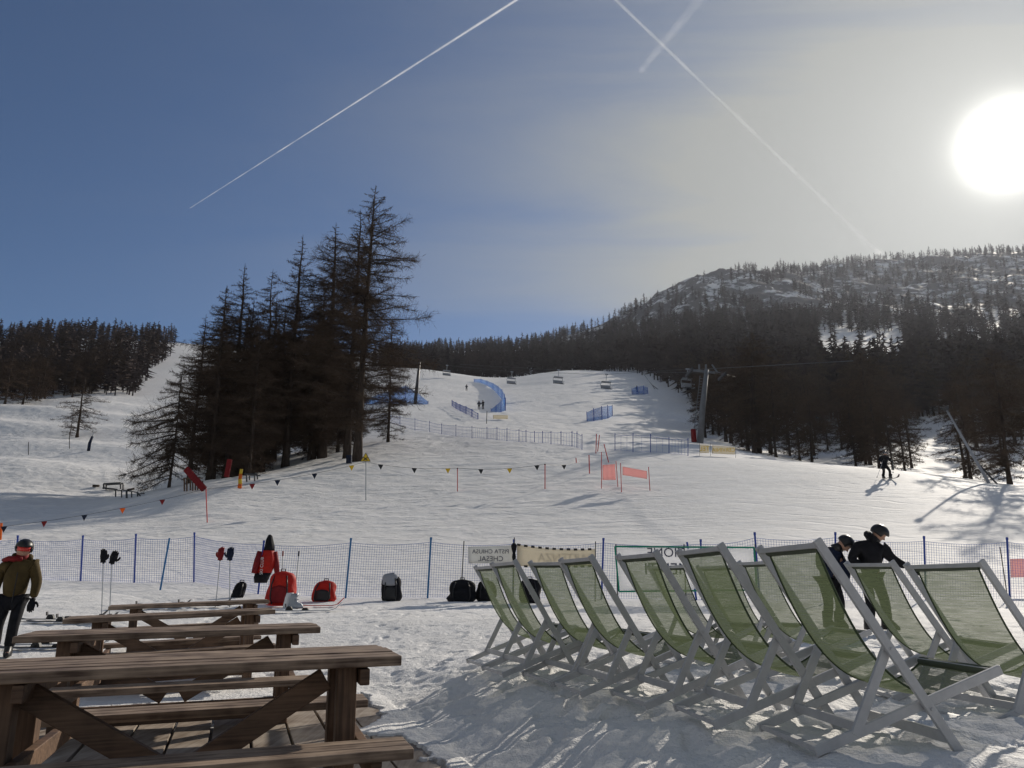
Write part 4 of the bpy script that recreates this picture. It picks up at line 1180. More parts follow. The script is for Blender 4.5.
pb = base(294, 16.9); boot(pb, 0.1, 'steel', 'grey ski boot at the foot of the tall red rucksack, right one')
# ------------------------------------------------------------ people
def skin_mesh(name, pts, edges, rad, mt, parent, sub=2):
    me = bpy.data.meshes.new(name); me.from_pydata([tuple(map(float, p)) for p in pts], edges, []); me.materials.append(M[mt])
    o = bpy.data.objects.new(name, me); C.objects.link(o); o.parent = parent
    md = o.modifiers.new('skin', 'SKIN'); md.use_smooth_shade = True
    for i, r in enumerate(rad):
        sv = me.skin_vertices[0].data[i]; sv.radius = (r, r) if isinstance(r, (int, float)) else r; sv.use_root = (i == 0)
    ms = o.modifiers.new('sub', 'SUBSURF'); ms.levels = sub; ms.render_levels = sub
    return o
def person(label, loc, rz, J, jacket, trousers, head='helmet', head_m='blackp', goggles=None, boots='blackp', gloves='black', scale=1.0, group=None, hood=False, zip_m=None):
    """J: joint positions in metres (x right of the figure's own left.. local, y away, z up)"""
    root = thing('person', label, 'person', loc, rz, group)
    root.scale = (scale,) * 3
    v = {k: np.array(p, float) for k, p in J.items()}
    names = ['pelvis', 'waist', 'chest', 'neck', 'jaw', 'skull', 'crown']
    for s in 'LR': names += ['sh' + s, 'el' + s, 'wr' + s, 'hip' + s, 'kn' + s, 'an' + s, 'toe' + s]
    v['waist'] = v.get('waist', (v['pelvis'] * .55 + v['chest'] * .45))
    hd = v['crown'] - v['neck']; hd /= np.linalg.norm(hd)
    v['jaw'] = v['neck'] + hd * 0.07; v['skull'] = v['neck'] + hd * 0.16; v['crown'] = v['neck'] + hd * 0.245
    R_ = dict(pelvis=.115, waist=.10, chest=.10, neck=.052, jaw=.088, skull=.118, crown=.07)
    for s in 'LR': R_.update({'sh' + s: .030, 'el' + s: .034, 'wr' + s: .03, 'hip' + s: .085, 'kn' + s: .058, 'an' + s: .042, 'toe' + s: .035})
    ix = {n: i for i, n in enumerate(names)}
    E_ = [('pelvis', 'waist'), ('waist', 'chest'), ('chest', 'neck'), ('neck', 'jaw'), ('jaw', 'skull'), ('skull', 'crown')]
    for s in 'LR': E_ += [('chest', 'sh' + s), ('sh' + s, 'el' + s), ('el' + s, 'wr' + s), ('pelvis', 'hip' + s), ('hip' + s, 'kn' + s), ('kn' + s, 'an' + s), ('an' + s, 'toe' + s)]
    skin_mesh('body', [v[n] for n in names], [(ix[a], ix[b]) for a, b in E_], [R_[n] for n in names], 'skin', root)
    face = np.array(J['face'], float) if 'face' in J else np.array([0, -1.0, 0]); face /= np.linalg.norm(face)
    # nose, brow
    sk_ = v['skull']; side = np.cross(face, hd); side /= np.linalg.norm(side); face = np.cross(hd, side); face /= np.linalg.norm(face)
    m = MB()
    m.tube([sk_ + face * 0.080 + hd * 0.005, sk_ + face * 0.108 - hd * 0.038, sk_ + face * 0.082 - hd * 0.05], [0.008, 0.014, 0.008], 8); m.build('nose', M['skin'], root, smooth=True)
    for q in (-1, 1):
        m = MB(); c = sk_ + face * 0.083 + side * q * 0.032 + hd * 0.002
        m.tube([c - side * 0.012, c, c + side * 0.012], [0.003, 0.008, 0.003], 8); m.build('eye', M['dark'], root, smooth=True)
    # jacket
    jn = ['pelvis', 'waist', 'chest', 'neck'] + [a + s for s in 'LR' for a in ('sh', 'el', 'wr')]
    jr = dict(pelvis=(.175, .155), waist=(.165, .145), chest=(.145, .13), neck=.075)
    for s in 'LR': jr.update({'sh' + s: .100, 'el' + s: .078, 'wr' + s: .058})
    ji = {n: i for i, n in enumerate(jn)}
    pv = dict(v); pv['pelvis'] = v['pelvis'] + (v['pelvis'] - v['waist']) * 0.25
    je = [('pelvis', 'waist'), ('waist', 'chest'), ('chest', 'neck')] + [e for s in 'LR' for e in (('chest', 'sh' + s), ('sh' + s, 'el' + s), ('el' + s, 'wr' + s))]
    skin_mesh('jacket', [pv[n] for n in jn], [(ji[a], ji[b]) for a, b in je], [jr[n] for n in jn], jacket, root)
    tn = ['pelvis'] + [a + s for s in 'LR' for a in ('hip', 'kn', 'an')]
    trd = dict(pelvis=.145); 
    for s in 'LR': trd.update({'hip' + s: .105, 'kn' + s: .080, 'an' + s: .078})
    ti = {n: i for i, n in enumerate(tn)}
    te = [e for s in 'LR' for e in (('pelvis', 'hip' + s), ('hip' + s, 'kn' + s), ('kn' + s, 'an' + s))]
    skin_mesh('trousers', [v[n] for n in tn], [(ti[a], ti[b]) for a, b in te], [trd[n] for n in tn], trousers, root)
    for s in 'LR':
        a, t = v['an' + s], v['toe' + s]; d = t - a; d[2] = 0; d /= np.linalg.norm(d) + 1e-9; sd = np.array([-d[1], d[0], 0])
        def rg(z, x0, x1, w_): return [np.array([a[0], a[1], a[2] - 0.10]) + d * ((x0 + x1) / 2 + math.cos(q) * (x1 - x0) / 2) + sd * math.sin(q) * w_ + np.array([0, 0, z]) for q in np.linspace(0, 2 * math.pi, 14, endpoint=False)]
        m = MB(); m.loft([rg(0, -.12, .20, .052), rg(.04, -.12, .20, .058), rg(.09, -.11, .15, .055), rg(.16, -.10, .07, .058), rg(.26, -.085, .085, .064)]); m.build('boot', M[boots], root, smooth=True)
    for s in 'LR':
        d = v['wr' + s] - v['el' + s]; d /= np.linalg.norm(d)
        z = Vector(d); x = z.cross(Vector((0, 1, 0.02))).normalized(); y = z.cross(x)
        if s == 'L': x = -x; y = -y
        M4 = Matrix(((x.x, y.x, z.x, v['wr' + s][0]), (x.y, y.y, z.y, v['wr' + s][1]), (x.z, y.z, z.z, v['wr' + s][2]), (0, 0, 0, 1)))
        if x.cross(y).dot(z) < 0: M4 = M4 @ Matrix.Scale(-1, 4, (1, 0, 0))
        glove(root, M4, gloves, 1.15, 0.6)
    # helmet or hair: an egg round the skull, open at the face
    m = MB(); rings = []
    for i, t in enumerate(np.linspace(0.12, 1.0, 9)):
        z = -0.085 + 0.215 * t; r = 0.132 * math.sqrt(max(0.0, 1 - ((t - 0.40) / 0.63) ** 2)) + 0.004
        rings.append([sk_ + hd * (z + 0.01) + face * (math.cos(q) * r * (1.08 if t > .55 else 1.08 if math.cos(q) < 0.45 else 0.60) - 0.008) + side * math.sin(q) * r * 0.92 for q in np.linspace(0, 2 * math.pi, 20, endpoint=False)])
    m.loft(rings); m.build(head, M[head_m], root, smooth=True)
    if goggles:
        m = MB(); G = []
        for zz in (-0.03, -0.012, 0.010, 0.028):
            G.append([sk_ + hd * (zz + 0.008) + face * (math.cos(q) * (0.118 - abs(zz) * .25)) + side * math.sin(q) * 0.112 for q in np.linspace(-0.85, 0.85, 11)])
        m.sheet(G); m.build('goggles', M[goggles], root, smooth=True, solid=0.012)
        m = MB(); m.tube([sk_ + hd * 0.012 + face * math.cos(q) * 0.132 + side * math.sin(q) * 0.122 for q in np.linspace(0.85, 2 * math.pi - 0.85, 14)], 0.010, 6); m.build('goggle_strap', M['blackp'], root, smooth=True)
    if hood:
        m = MB(); nk = v['neck']
        m.tube([nk + side * 0.11 + face * 0.03, nk + side * 0.10 - face * 0.07 + hd * .02, nk - face * 0.13 + hd * .03, nk - side * 0.10 - face * 0.07 + hd * .02, nk - side * 0.11 + face * 0.03], [0.04, 0.055, 0.06, 0.055, 0.04], 8); m.build('hood', M[jacket], root, smooth=True)
    m = MB(); m.tube([v['neck'] - hd * 0.05, v['neck'] + hd * 0.03, v['neck'] + hd * 0.075 + face * 0.008], [0.095, 0.082, 0.085], 12); m.build('neck_warmer', M['blackp' if jacket != 'olive' else 'dred'], root, smooth=True)
    if zip_m:
        m = MB(); m.tube([v['neck'] + face * 0.08, v['chest'] + face * 0.158, v['waist'] + face * 0.15, pv['pelvis'] + face * 0.15], 0.008, 6); m.build('zip', M[zip_m], root)
    return root

M['goggle'] = mat('red_goggle', (0.6, 0.03, 0.02), 0.12, 0.8)
pA = base(2, 11.6)
person('person in olive ski jacket, red goggles and dark trousers at the left photo edge', (pA[0] + 0.03, pA[1], pA[2]), 0.25,
       dict(pelvis=(0, 0, .86), chest=(0.02, -0.02, 1.22), neck=(0.04, -0.03, 1.42), crown=(0.07, -0.07, 1.66), face=(0.25, -1, -0.25),
            shL=(-.20, 0, 1.33), elL=(-.27, 0.03, 1.07), wrL=(-.25, -0.06, .86), shR=(.22, -.02, 1.33), elR=(.29, 0.0, 1.07), wrR=(.29, -.08, .84),
            hipL=(-.10, 0, .80), knL=(-.14, -.03, .47), anL=(-.17, .06, .12), toeL=(-.17, -.12, .05), hipR=(.10, 0, .80), knR=(.09, -.10, .46), anR=(.05, -.02, .12), toeR=(0.09, -.2, .05)),
       'olive', 'black', 'helmet', 'blackp', 'goggle', hood=True, zip_m='blackp', scale=0.97)
# the red collar patch on the shoulder is part of that jacket's lining: seen as red scarf
per = [o for o in C.objects if o.name == 'person'][0]
m = MB(); m.tube([(-0.20, -0.05, 1.40), (-0.12, -0.09, 1.425), (-0.04, -0.11, 1.42), (0.08, -0.12, 1.42)], [0.03, 0.04, 0.045, 0.035], 8); m.build('scarf', M['dred'], per, smooth=True)

pB = base(880, 11.7)
person('person all in black bending forward behind the deck chairs, one arm stretched right', (pB[0], pB[1], pB[2]), 0.0,
       dict(pelvis=(-0.04, 0.05, .86), chest=(0.0, 0.0, 1.22), neck=(0.05, -0.02, 1.39), crown=(0.20, -0.06, 1.56), face=(0.9, -0.3, -0.55),
            shL=(-.20, 0, 1.30), elL=(-.33, 0.02, 1.10), wrL=(-.20, -0.12, .98), shR=(.15, -.04, 1.28), elR=(.33, -0.02, 1.10), wrR=(.50, -.10, .98),
            hipL=(-.12, .05, .80), knL=(-.10, -.02, .45), anL=(-.12, .06, .12), toeL=(-.04, -.12, .05), hipR=(.06, .05, .80), knR=(.12, -.03, .45), anR=(.16, .05, .12), toeR=(.26, -.10, .05)),
       'black', 'black', 'beanie', 'blackp', None, hood=True, scale=0.93)
pC = base(838, 12.0)
person('smaller person in a dark helmet leaning over, seen through the nearest deck chair', (pC[0], pC[1], pC[2]), 0.0,
       dict(pelvis=(-0.05, 0.06, .80), chest=(0.0, 0.0, 1.14), neck=(0.10, -0.03, 1.27), crown=(0.28, -0.08, 1.36), face=(0.8, -0.3, -0.75),
            shL=(-.16, 0, 1.20), elL=(-.22, -0.08, .96), wrL=(-.06, -0.22, .84), shR=(.12, -.04, 1.16), elR=(.17, -0.12, .93), wrR=(.13, -.24, .78),
            hipL=(-.13, .05, .74), knL=(-.13, -.06, .42), anL=(-.14, .04, .12), toeL=(-.10, -.14, .05), hipR=(.03, .05, .74), knR=(.06, -.06, .42), anR=(.05, .04, .12), toeR=(.10, -.13, .05)),
       'navy', 'black', 'helmet', 'blackp', None, scale=0.93)
pD = ground_at(886.5, 479, 30, 60)
person('skier in black coming down the bright piste on the right', tuple(pD), 0.1,
       dict(pelvis=(0, 0.08, .82), chest=(0.0, -0.06, 1.17), neck=(0.0, -0.12, 1.34), crown=(0.02, -0.16, 1.60), face=(-0.2, -1, -0.15),
            shL=(-.20, -.05, 1.27), elL=(-.36, -0.06, 1.08), wrL=(-.30, -0.30, 1.02), shR=(.20, -.05, 1.27), elR=(.38, -0.04, 1.08), wrR=(.30, -.28, 1.02),
            hipL=(-.11, .05, .78), knL=(-.20, -.16, .47), anL=(-.18, .0, .14), toeL=(-.18, -.18, .06), hipR=(.11, .05, .78), knR=(.18, -.14, .47), anR=(.24, .0, .14), toeR=(.24, -.18, .06)),
       'black', 'black', 'helmet', 'blackp', 'steel', scale=1.0)
for dx, lab in ((-0.18, 'left ski under the descending skier in black'), (0.24, 'right ski under the descending skier in black')):
    s = ski((pD[0] + dx, pD[1] - 0.1), -math.pi / 2 + 0.1, lab, 'dark', 1.6, False, 'skis of the descending skier')
for tx, ty, bx, by, lab in ((-0.30, 1.02, -0.62, 0.05, 'ski pole in the right hand of the descending skier'), (0.30, 1.02, 0.42, 0.35, 'ski pole in the left hand of the descending skier')):
    root = thing('ski_pole', lab, 'ski pole', pD, 0.1, 'poles of the descending skier')
    a = np.array([tx, -0.38, 1.04]); b = np.array([bx, -0.05, by])
    m = MB(); m.tube([a + (a - b) * 0.06, b], 0.010, 6); m.build('shaft', M['steel'], root)
    m = MB(); m.tube([a + (a - b) * 0.08, a - (a - b) * 0.06], 0.018, 6); m.build('grip', M['blackp'], root)
    m = MB(); m.tube([b + (a - b) * 0.04, b + (a - b) * 0.055], 0.045, 8); m.build('basket', M['blackp'], root)
# ski tips by the person in olive
ski((pA[0] + 0.06, pA[1] - 0.55), -1.15, 'black ski with a pale raised tip at the feet of the person in olive', 'dark', 1.0, True)
ski((pA[0] - 0.18, pA[1] - 0.50), -1.15, 'second black ski left of it at the feet of the person in olive', 'dark', 1.0, True)
# tiny skiers far up the slope
def far_person(px, py, label, mt='navy'):
    p = ground_at(px, py, 60, 400)
    return person(label, tuple(p), random.uniform(-1, 1),
       dict(pelvis=(0, 0.0, .86), chest=(0.0, -0.03, 1.22), neck=(0.0, -0.05, 1.40), crown=(0.0, -0.06, 1.66), face=(0, -1, 0),
            shL=(-.20, 0, 1.32), elL=(-.30, -0.06, 1.10), wrL=(-.28, -0.26, 1.0), shR=(.20, 0, 1.32), elR=(.30, -0.06, 1.10), wrR=(.28, -.26, 1.0),
            hipL=(-.11, 0, .80), knL=(-.14, -.08, .46), anL=(-.14, .0, .12), toeL=(-.14, -.18, .05), hipR=(.11, 0, .80), knR=(.14, -.08, .46), anR=(.14, .0, .12), toeR=(.14, -.18, .05)),
       mt, 'black')
far_person(479, 410, 'tiny dark figure standing on the upper slope left of the pale board')
far_person(483, 409.5, 'tiny figure beside the other one on the upper slope', 'black')
far_person(466.5, 391, 'tiny skier high on the shaded run inside the curved blue net')
far_person(637, 392, 'tiny skier below the crest near the blue mats on the right')

# ------------------------------------------------------------ rope line with pennants, warning sign
def pole_px(px_t, py_t, px_b, py_b, r, mt, name, label, cat, group=None, y0=24, cap=None):
    bp = ground_at(px_b, py_b, y0); Y = bp[1]; tp = at(px_t, py_t, Y)
    m = MB(); m.tube([np.array([0, 0, -0.1]), tp - bp], r, 8)
    if cap: m.tube([(tp - bp) * 0.97, (tp - bp) * 1.0], r * 2.0, 8, mi=1)
    o = m.build(name, [M[mt], M['dark']] if cap else M[mt]); o.location = tuple(bp); tag(o, label, cat, group)
    return bp, tp
LP = 'poles holding the pennant rope'
b1, t1 = pole_px(457.5, 468, 457.5, 492, 0.025, 'redpole', 'marker_pole', 'slim red pole of the pennant rope, right of the warning sign', 'pole', LP, cap=1)
b2, t2 = pole_px(545, 464, 545, 489.5, 0.03, 'redpole', 'marker_pole', 'slim red pole at the right end of the pennant rope', 'pole', LP, cap=1)
b0, t0 = pole_px(206, 489, 207.5, 522, 0.028, 'redpole', 'marker_pole', 'slim leaning red pole below the red crash mats on the left', 'pole', LP)
sp = ground_at(366, 501, 24); sg = thing('warning_sign', 'yellow triangular warning sign with crossed black skis on a thin pole', 'sign', sp)
Y = sp[1]; stp = at(366, 453.5, Y) - sp
m = MB(); m.tube([(0, 0, -0.1), stp - np.array([0, 0, 0.05])], 0.03, 8); m.build('pole', M['steel'], sg)
s2 = Y / FPX
def tri(r, y): return [np.array([stp[0] + r * math.sin(a), y, stp[2] - 5.2 * s2 + r * math.cos(a)]) for a in (0, 2 * math.pi / 3, 4 * math.pi / 3)]
m = MB(); m.loft([tri(6.2 * s2, -0.050), tri(6.2 * s2, -0.035)]); m.build('border', M['dark'], sg)
m = MB(); m.loft([tri(5.2 * s2, -0.060), tri(5.2 * s2, -0.052)]); m.build('plate', M['yellow'], sg)
c = np.array([stp[0], -0.064, stp[2] - 5.6 * s2])
m = MB()
for s in (-1, 1): m.bar(c + np.array([-s * 2.0, 0, -1.6]) * s2, c + np.array([s * 2.0, 0, 1.6]) * s2, 0.006, 0.9 * s2, up=(0, 1, 0)) if False else m.bar(c + np.array([-s * 2.0, 0, -1.6]) * s2, c + np.array([s * 2.0, 0, 1.6]) * s2, 0.9 * s2, 0.006, up=(0, 1, 0))
m.build('crossed_skis', M['blackp'], sg)
t3b = ground_at(582, 468, 30); t3 = at(582, 460.5, t3b[1])
lft = at(-60, 535, ground_at(-60, 548, 24)[1]); l2 = at(0, 527, ground_at(0, 541, 24)[1])
rope_pts = [lft, l2, t0, stp + sp - np.array([0, 0, 0.5]), t1, t2, t3]
rp = thing('pennant_rope', 'thin rope with small yellow, black and red pennants strung across the lower slope', 'rope', t0)
ro = np.array(t0)
def rope_at(i, u, sag=0.18):
    p = rope_pts[i] * (1 - u) + rope_pts[i + 1] * u; p = p.copy(); p[2] -= sag * 4 * u * (1 - u); return p
m = MB()
for i in range(len(rope_pts) - 1):
    q = [rope_at(i, u) - ro for u in np.linspace(0, 1, 9)]; m.tube(q, 0.008, 4)
m.build('cord', M['dark'], rp)
def seg_for(px):
    best = None
    for i in range(len(rope_pts) - 1):
        for u in np.linspace(0, 1, 120):
            p = rope_at(i, u); dp = p[1] * CP + (p[2] - EYE) * SP; x = 512 + FPX * p[0] / dp
            if best is None or abs(x - px) < best[0]: best = (abs(x - px), p)
    return best[1]
for px, mt in ((3, 'navy'), (45, 'dred'), (84, 'navy'), (123, 'orange'), (163, 'dred'), (252, 'dred'), (277, 'navy'), (315, 'navy'), (352, 'yellow'), (381, 'blackp'), (414.5, 'blackp'), (447.5, 'yellow'), (480.5, 'blackp'), (509.5, 'yellow'), (537, 'blackp'), (564, 'blackp')):
    p = seg_for(px) - ro; sc = 0.16 if px > 200 else 0.14
    m = MB(); m.loft([[p + np.array([-sc, y, 0]), p + np.array([sc, y, 0]), p + np.array([0.02, y, -sc * 1.9])] for y in (-0.004, 0.004)]); m.build('pennant', M[mt], rp)

# ------------------------------------------------------------ red gates
def gate_banner(quad, label, poles, y_base):
    b = ground_at(quad[3][0], y_base, 30)
    banner('gate_banner', label, quad, b[1], 'pink', poles=poles, pole_r=0.022, pole_m='redpole', group='red race gate banners')
gate_banner([(602.5, 465), (615, 464), (616, 480), (602.5, 480)], 'square red gate banner on the piste, left of the long one', [(601.5, 452, 601.5, 488, 0), (616, 461, 618, 490, 1)], 489)
gate_banner([(622.5, 466.5), (647, 471), (647, 479), (622.5, 475)], 'long red gate banner hanging between two poles on the piste', [(620.5, 463, 621.5, 491, 0), (648.5, 467, 650, 495, 1)], 492)
for tx, ty, bx, by, lab in ((596.5, 434, 595.8, 454, 'red slalom pole left of the square gate banner, the tall one'), (599.5, 435, 597.5, 452, 'thin red slalom pole just right of the tall one'),
                            (589, 455, 589.5, 474, 'short red slalom pole farthest left of the gates'), (604, 444, 609, 463, 'red slalom pole tilting to the left above the square banner'), (576, 458, 576.5, 464, 'tiny red slalom pole low in the snow')):
    pole_px(tx, ty, bx, by, 0.035, 'redpole', 'slalom_pole', lab, 'pole', 'red slalom poles')
yb = ground_at(703, 456, 40)
banner('banner', 'yellow advertising banner on the edge of the piste beneath the lift pylon, left piece', [(700, 444.5), (709, 445), (709, 453), (700, 453)], yb[1], 'cream', poles=[(699.5, 443, 699.5, 456, 0)], texts=[('TEL', 0.5, 0.5, 0.5, 'yellow')], group='yellow banners under the pylon')
banner('banner', 'long yellow advertising banner on the edge of the piste beneath the lift pylon', [(712, 445.5), (735, 447), (735, 454.5), (712, 453.5)], yb[1], 'cream', poles=[(710.5, 443, 710.5, 460, 0), (735.5, 446, 735.5, 457, 1)], texts=[('CERVINIA', 0.42, 0.5, 0.5, 'yellow')], group='yellow banners under the pylon')

# ------------------------------------------------------------ fences higher up the slope
def slope_fence(label, pts, y0, net=True, r=0.03, post='blue', netm='bluenet', cell=0.35, string=0.012, group=None):
    P = [pole for pole in [(ground_at(x, yb_, y0), x, yt, yb_) for x, yt, yb_ in pts]]
    o = np.array(P[0][0]); root = thing('slope_fence', label, 'fence', o, 0, group)
    lo, hi = [], []
    for g_, x, yt, yb_ in P:
        tp = at(x, yt, g_[1]); d = tp - g_
        if d[2] > 2.6: d *= 2.6 / d[2]
        m = MB(); m.tube([g_ - o - d * 0.05, g_ - o + d], r, 6); m.build('post', M[post], root)
        lo.append(g_ - o + d * 0.04); hi.append(g_ - o + d * 0.9)
    if net:
        m = MB(); net_sheet(m, lo, hi, cell, cell, string, 0.05); m.build('net', M[netm], root)
    return root
slope_fence('long blue net fence running diagonally across the middle of the slope',
    [(371, 411, 419), (385.4, 413, 421.5), (400, 416, 426.5), (415, 418, 430), (429.5, 421, 432), (441.6, 423.5, 434.5), (456, 424.5, 436.5), (472, 426, 438), (487, 427, 439), (497, 427, 440), (507, 428, 441), (519, 429, 442), (526, 430, 442.5), (534.5, 431, 443), (542.6, 431, 443), (551, 431, 444), (561, 431, 445), (572, 431, 446.5), (577, 431.5, 448), (582, 434, 449.5)], 60, r=0.032, netm='greynet')
slope_fence('line of blue posts with a faint net between the red gates and the lift pylon',
    [(615, 433, 450.5), (633, 433, 452), (650.5, 434, 452.5), (669, 437, 453.5), (688, 438, 456)], 50, r=0.032, netm='greynet', cell=0.5)
def solid_net(label, pts, y0, hts, group=None, name='catch_net', alpha=0.42):
    key = 'catchnet'
    if key not in M: M[key] = mat('catch_net_blue', (0.04, 0.24, 0.66), 0.7, 0.1, trans=0.45, alpha=alpha, var=0.2, scale=0.6)
    P = [ground_at(x, y, y0) for x, y in pts]; o = np.array(P[0])
    root = thing(name, label, 'net', o, 0, group)
    lo = [p - o for p in P]; hi = [p - o + np.array([0, 0, h_]) for p, h_ in zip(P, hts)]
    m = MB(); m.sheet([hi, [(a + b) / 2 + np.array([0, 0.15, 0]) for a, b in zip(lo, hi)], lo]); m.build('net', M[key], root, smooth=True, solid=0.02)
    for a, b in zip(lo, hi):
        m = MB(); m.tube([a - np.array([0, 0, .2]), b + np.array([0, 0, .15])], 0.06, 6); m.build('post', M['blue'], root)
    return root
solid_net('tall blue catch net on the slope behind the tallest larch, split by a dark pole', [(364, 404.5), (378, 404), (392, 403.5), (405, 403.5), (415, 404), (428, 404.5)], 100, [0.8, 1.8, 2.6, 3.4, 2.4, 0.5])
solid_net('blue catch net curving round the upper run like a hook', [(474, 382), (481, 383), (487, 385.5), (493, 389.5), (498, 394.5), (502, 400), (504.5, 406), (505.5, 411)], 120, [0.9, 1.2, 1.4, 1.7, 2.0, 2.2, 2.3, 2.3])
solid_net('blue net across the foot of the curved run', [(491, 412), (496, 412.5), (501, 412), (505, 411)], 120, [0.5, 1.2, 2.0, 2.3])
slope_fence('short blue net line left of the two tiny figures', [(452, 400, 406), (456, 402, 409), (460, 404, 411), (466, 406, 414), (472, 409, 417), (478, 413, 420)], 90, r=0.07, cell=0.4, string=0.03)
solid_net('blue catch net in the middle of the slope right of the pale board', [(587, 421.5), (594, 421), (602, 420), (608, 418.5), (612.5, 416)], 90, [1.4, 1.9, 2.1, 2.1, 1.8])
solid_net('low blue mats below the forest edge near the snow lance', [(632, 394.5), (638, 394.5), (644, 394.5), (648, 394)], 120, [1.4, 2.0, 2.2, 1.6])
# pale board and small sign near the foot of the run
bq = ground_at(501, 420, 90); banner('banner', 'pale board lying along the foot of the curved run', [(493, 414.8), (508, 415.2), (508, 419), (493, 418.8)], bq[1], 'cream')
pole_px(487, 411, 486.5, 424, 0.05, 'dark', 'marker_pole', 'dark marker pole with a round plate beside the pale board', 'pole', None, 90)

# ------------------------------------------------------------ chairlift
bp = ground_at(699, 446, 90); PY = bp[1]
py_ = thing('lift_pylon', 'grey steel chairlift pylon with a wide crossarm standing at the forest edge', 'lift pylon', bp)
tp = at(706.5, 371, PY) - bp
m = MB(); m.tube([(0, 0, -1), tp * 0.5, tp * 1.02], [0.42, 0.34, 0.26], 14); m.build('mast', M['pylon'], py_, smooth=True)
s3 = PY / FPX
cl, cr_ = tp + np.array([-18, 0, 1.2]) * s3, tp + np.array([17, 3, -1.8]) * s3
m = MB(); m.bar(cl, cr_, 0.22, 0.24); m.build('crossarm', M['pylon'], py_)
for q in (cl, cr_):
    m = MB()
    for k in range(-3, 4): m.tube([q + np.array([-0.12, k * 0.5, -0.35]), q + np.array([0.12, k * 0.5, -0.35])], 0.2, 10)
    m.bar(q + np.array([0, -1.8, -0.25]), q + np.array([0, 1.8, -0.25]), 0.12, 0.15); m.build('sheave_train', M['dark'], py_)
for dx in (-7.5, -0.5):
    m = MB(); m.tube([tp + np.array([dx, 0, 0.5]) * s3, tp + np.array([dx + 0.3, 0, 7]) * s3], 0.12, 6); m.build('mast_tip', M['pylon'], py_)
m = MB(); m.tube([tp + np.array([11, 0, -1]) * s3, tp + np.array([6, 0, 7]) * s3], 0.10, 6); m.build('brace', M['pylon'], py_)
m = MB()
for k in range(22):
    z = 0.05 + k * 0.04; a = tp * z + np.array([-0.75, -0.1, 0]); m.tube([a, a + np.array([0.35, 0, 0])], 0.03, 4)
m.tube([tp * 0.04 + np.array([-0.75, -0.1, 0]), tp * 0.93 + np.array([-0.75, -0.1, 0])], 0.04, 4); m.build('ladder', M['pylon'], py_)
rb = ground_at(696.5, 446.5, 70)
m = MB(); m.loft([[np.array([math.cos(a) * r, math.sin(a) * r * .8, z]) for a in np.linspace(0, 6.283, 10, endpoint=False)] for z, r in ((0, .28), (.1, .32), (1.5, .32), (1.6, .25))])
o = m.build('crash_mat', M['dred'], smooth=True); o.location = (bp[0] - 0.75, bp[1] - 0.8, gz(bp[0] - 0.75, bp[1] - 0.8)); tag(o, 'dark red crash mat wrapped at the foot of the lift pylon', 'crash mat')

def lift_chair(px, py, Y, label, rz, w_=2.6, hang=3.0):
    c = at(px, py, Y)
    root = thing('lift_chair', label, 'lift chair', c, rz, 'chairs hanging from the lift cable')
    h = w_ / 2
    m = MB(); G = [[(x, 0.05 + 0.5 * v, -0.55 + 0.08 * v) for x in np.linspace(-h, h, 5)] for v in (0, .5, 1)]; m.sheet(G); m.build('seat', M['dark'], root, solid=0.1)
    m = MB(); G = [[(x, 0.55 + 0.15 * v, -0.45 + 0.75 * v) for x in np.linspace(-h, h, 5)] for v in (0, .5, 1)]; m.sheet(G); m.build('backrest', M['lgrey'], root, solid=0.08)
    m = MB()
    for x in (-h, h): m.tube([(x, -0.35, -0.65), (x, 0.1, -0.6), (x, 0.62, -0.5), (x, 0.72, 0.4), (x, 0.6, 0.85)], 0.06, 6)
    m.tube([(-h, 0.6, 0.85), (h, 0.6, 0.85)], 0.06, 6); m.tube([(-h, -0.35, -0.05), (h, -0.35, -0.05)], 0.04, 6)
    m.tube([(-h, 0.62, -0.5), (-h, -0.35, -0.05)], 0.04, 6); m.tube([(h, 0.62, -0.5), (h, -0.35, -0.05)], 0.04, 6)
    m.build('frame', M['steel'], root)
    m = MB(); G = [[(x, 0.6 - 0.5 * v, 0.86 + 0.22 * v) for x in np.linspace(-h, h, 5)] for v in (0, .5, 1)]; m.sheet(G); m.build('canopy', M['steel'], root, solid=0.05)
    m = MB(); m.tube([(0, 0.6, 0.85), (0, 0.35, 1.3), (0, 0.0, hang)], 0.07, 6); m.bar((-.35, 0, hang), (.35, 0, hang), .15, .25); m.build('hanger', M['steel'], root)
    return c + np.array([0, 0, hang])
CLs = [(751, 294 + 102, 118), (688.5, 384, 124), (607, 386, 160), (559, 381, 168), (512, 381.5, 190), (447, 373.5, 225)]
lab = ['lift chair right of the pylon, in front of dark trees', 'lift chair just left of the pylon crossarm', 'lift chair above the snow nearest the forest corner', 'lift chair in the middle of the sunlit crest', 'lift chair right of the curved blue net', 'farthest lift chair, small, left of the curved net']
hp = [lift_chair(x, y, Y, l, 0.35, 1.95 if Y < 130 else 2.3, 2.6) for (x, y, Y), l in zip(CLs, lab)]
pl, prr = bp + cl + np.array([0, 0, 0.0]), bp + cr_
def cable(pts, label):
    o = np.array(pts[0]); m = MB(); m.tube([np.array(p) - o for p in pts], 0.03, 5)
    ob = m.build('lift_cable', M['dark']); ob.location = tuple(o); return tag(ob, label, 'cable', 'cables of the chairlift')
cable([hp[5], hp[4], hp[2], hp[1], pl, pl + (pl - hp[2]) * 0.6], 'thin lift cable resting on the left arm of the pylon')
cable([hp[5] + np.array([4, 0, .3]), hp[3], prr, hp[0], hp[0] + (hp[0] - prr) * 8], 'thin lift cable resting on the right arm of the pylon')

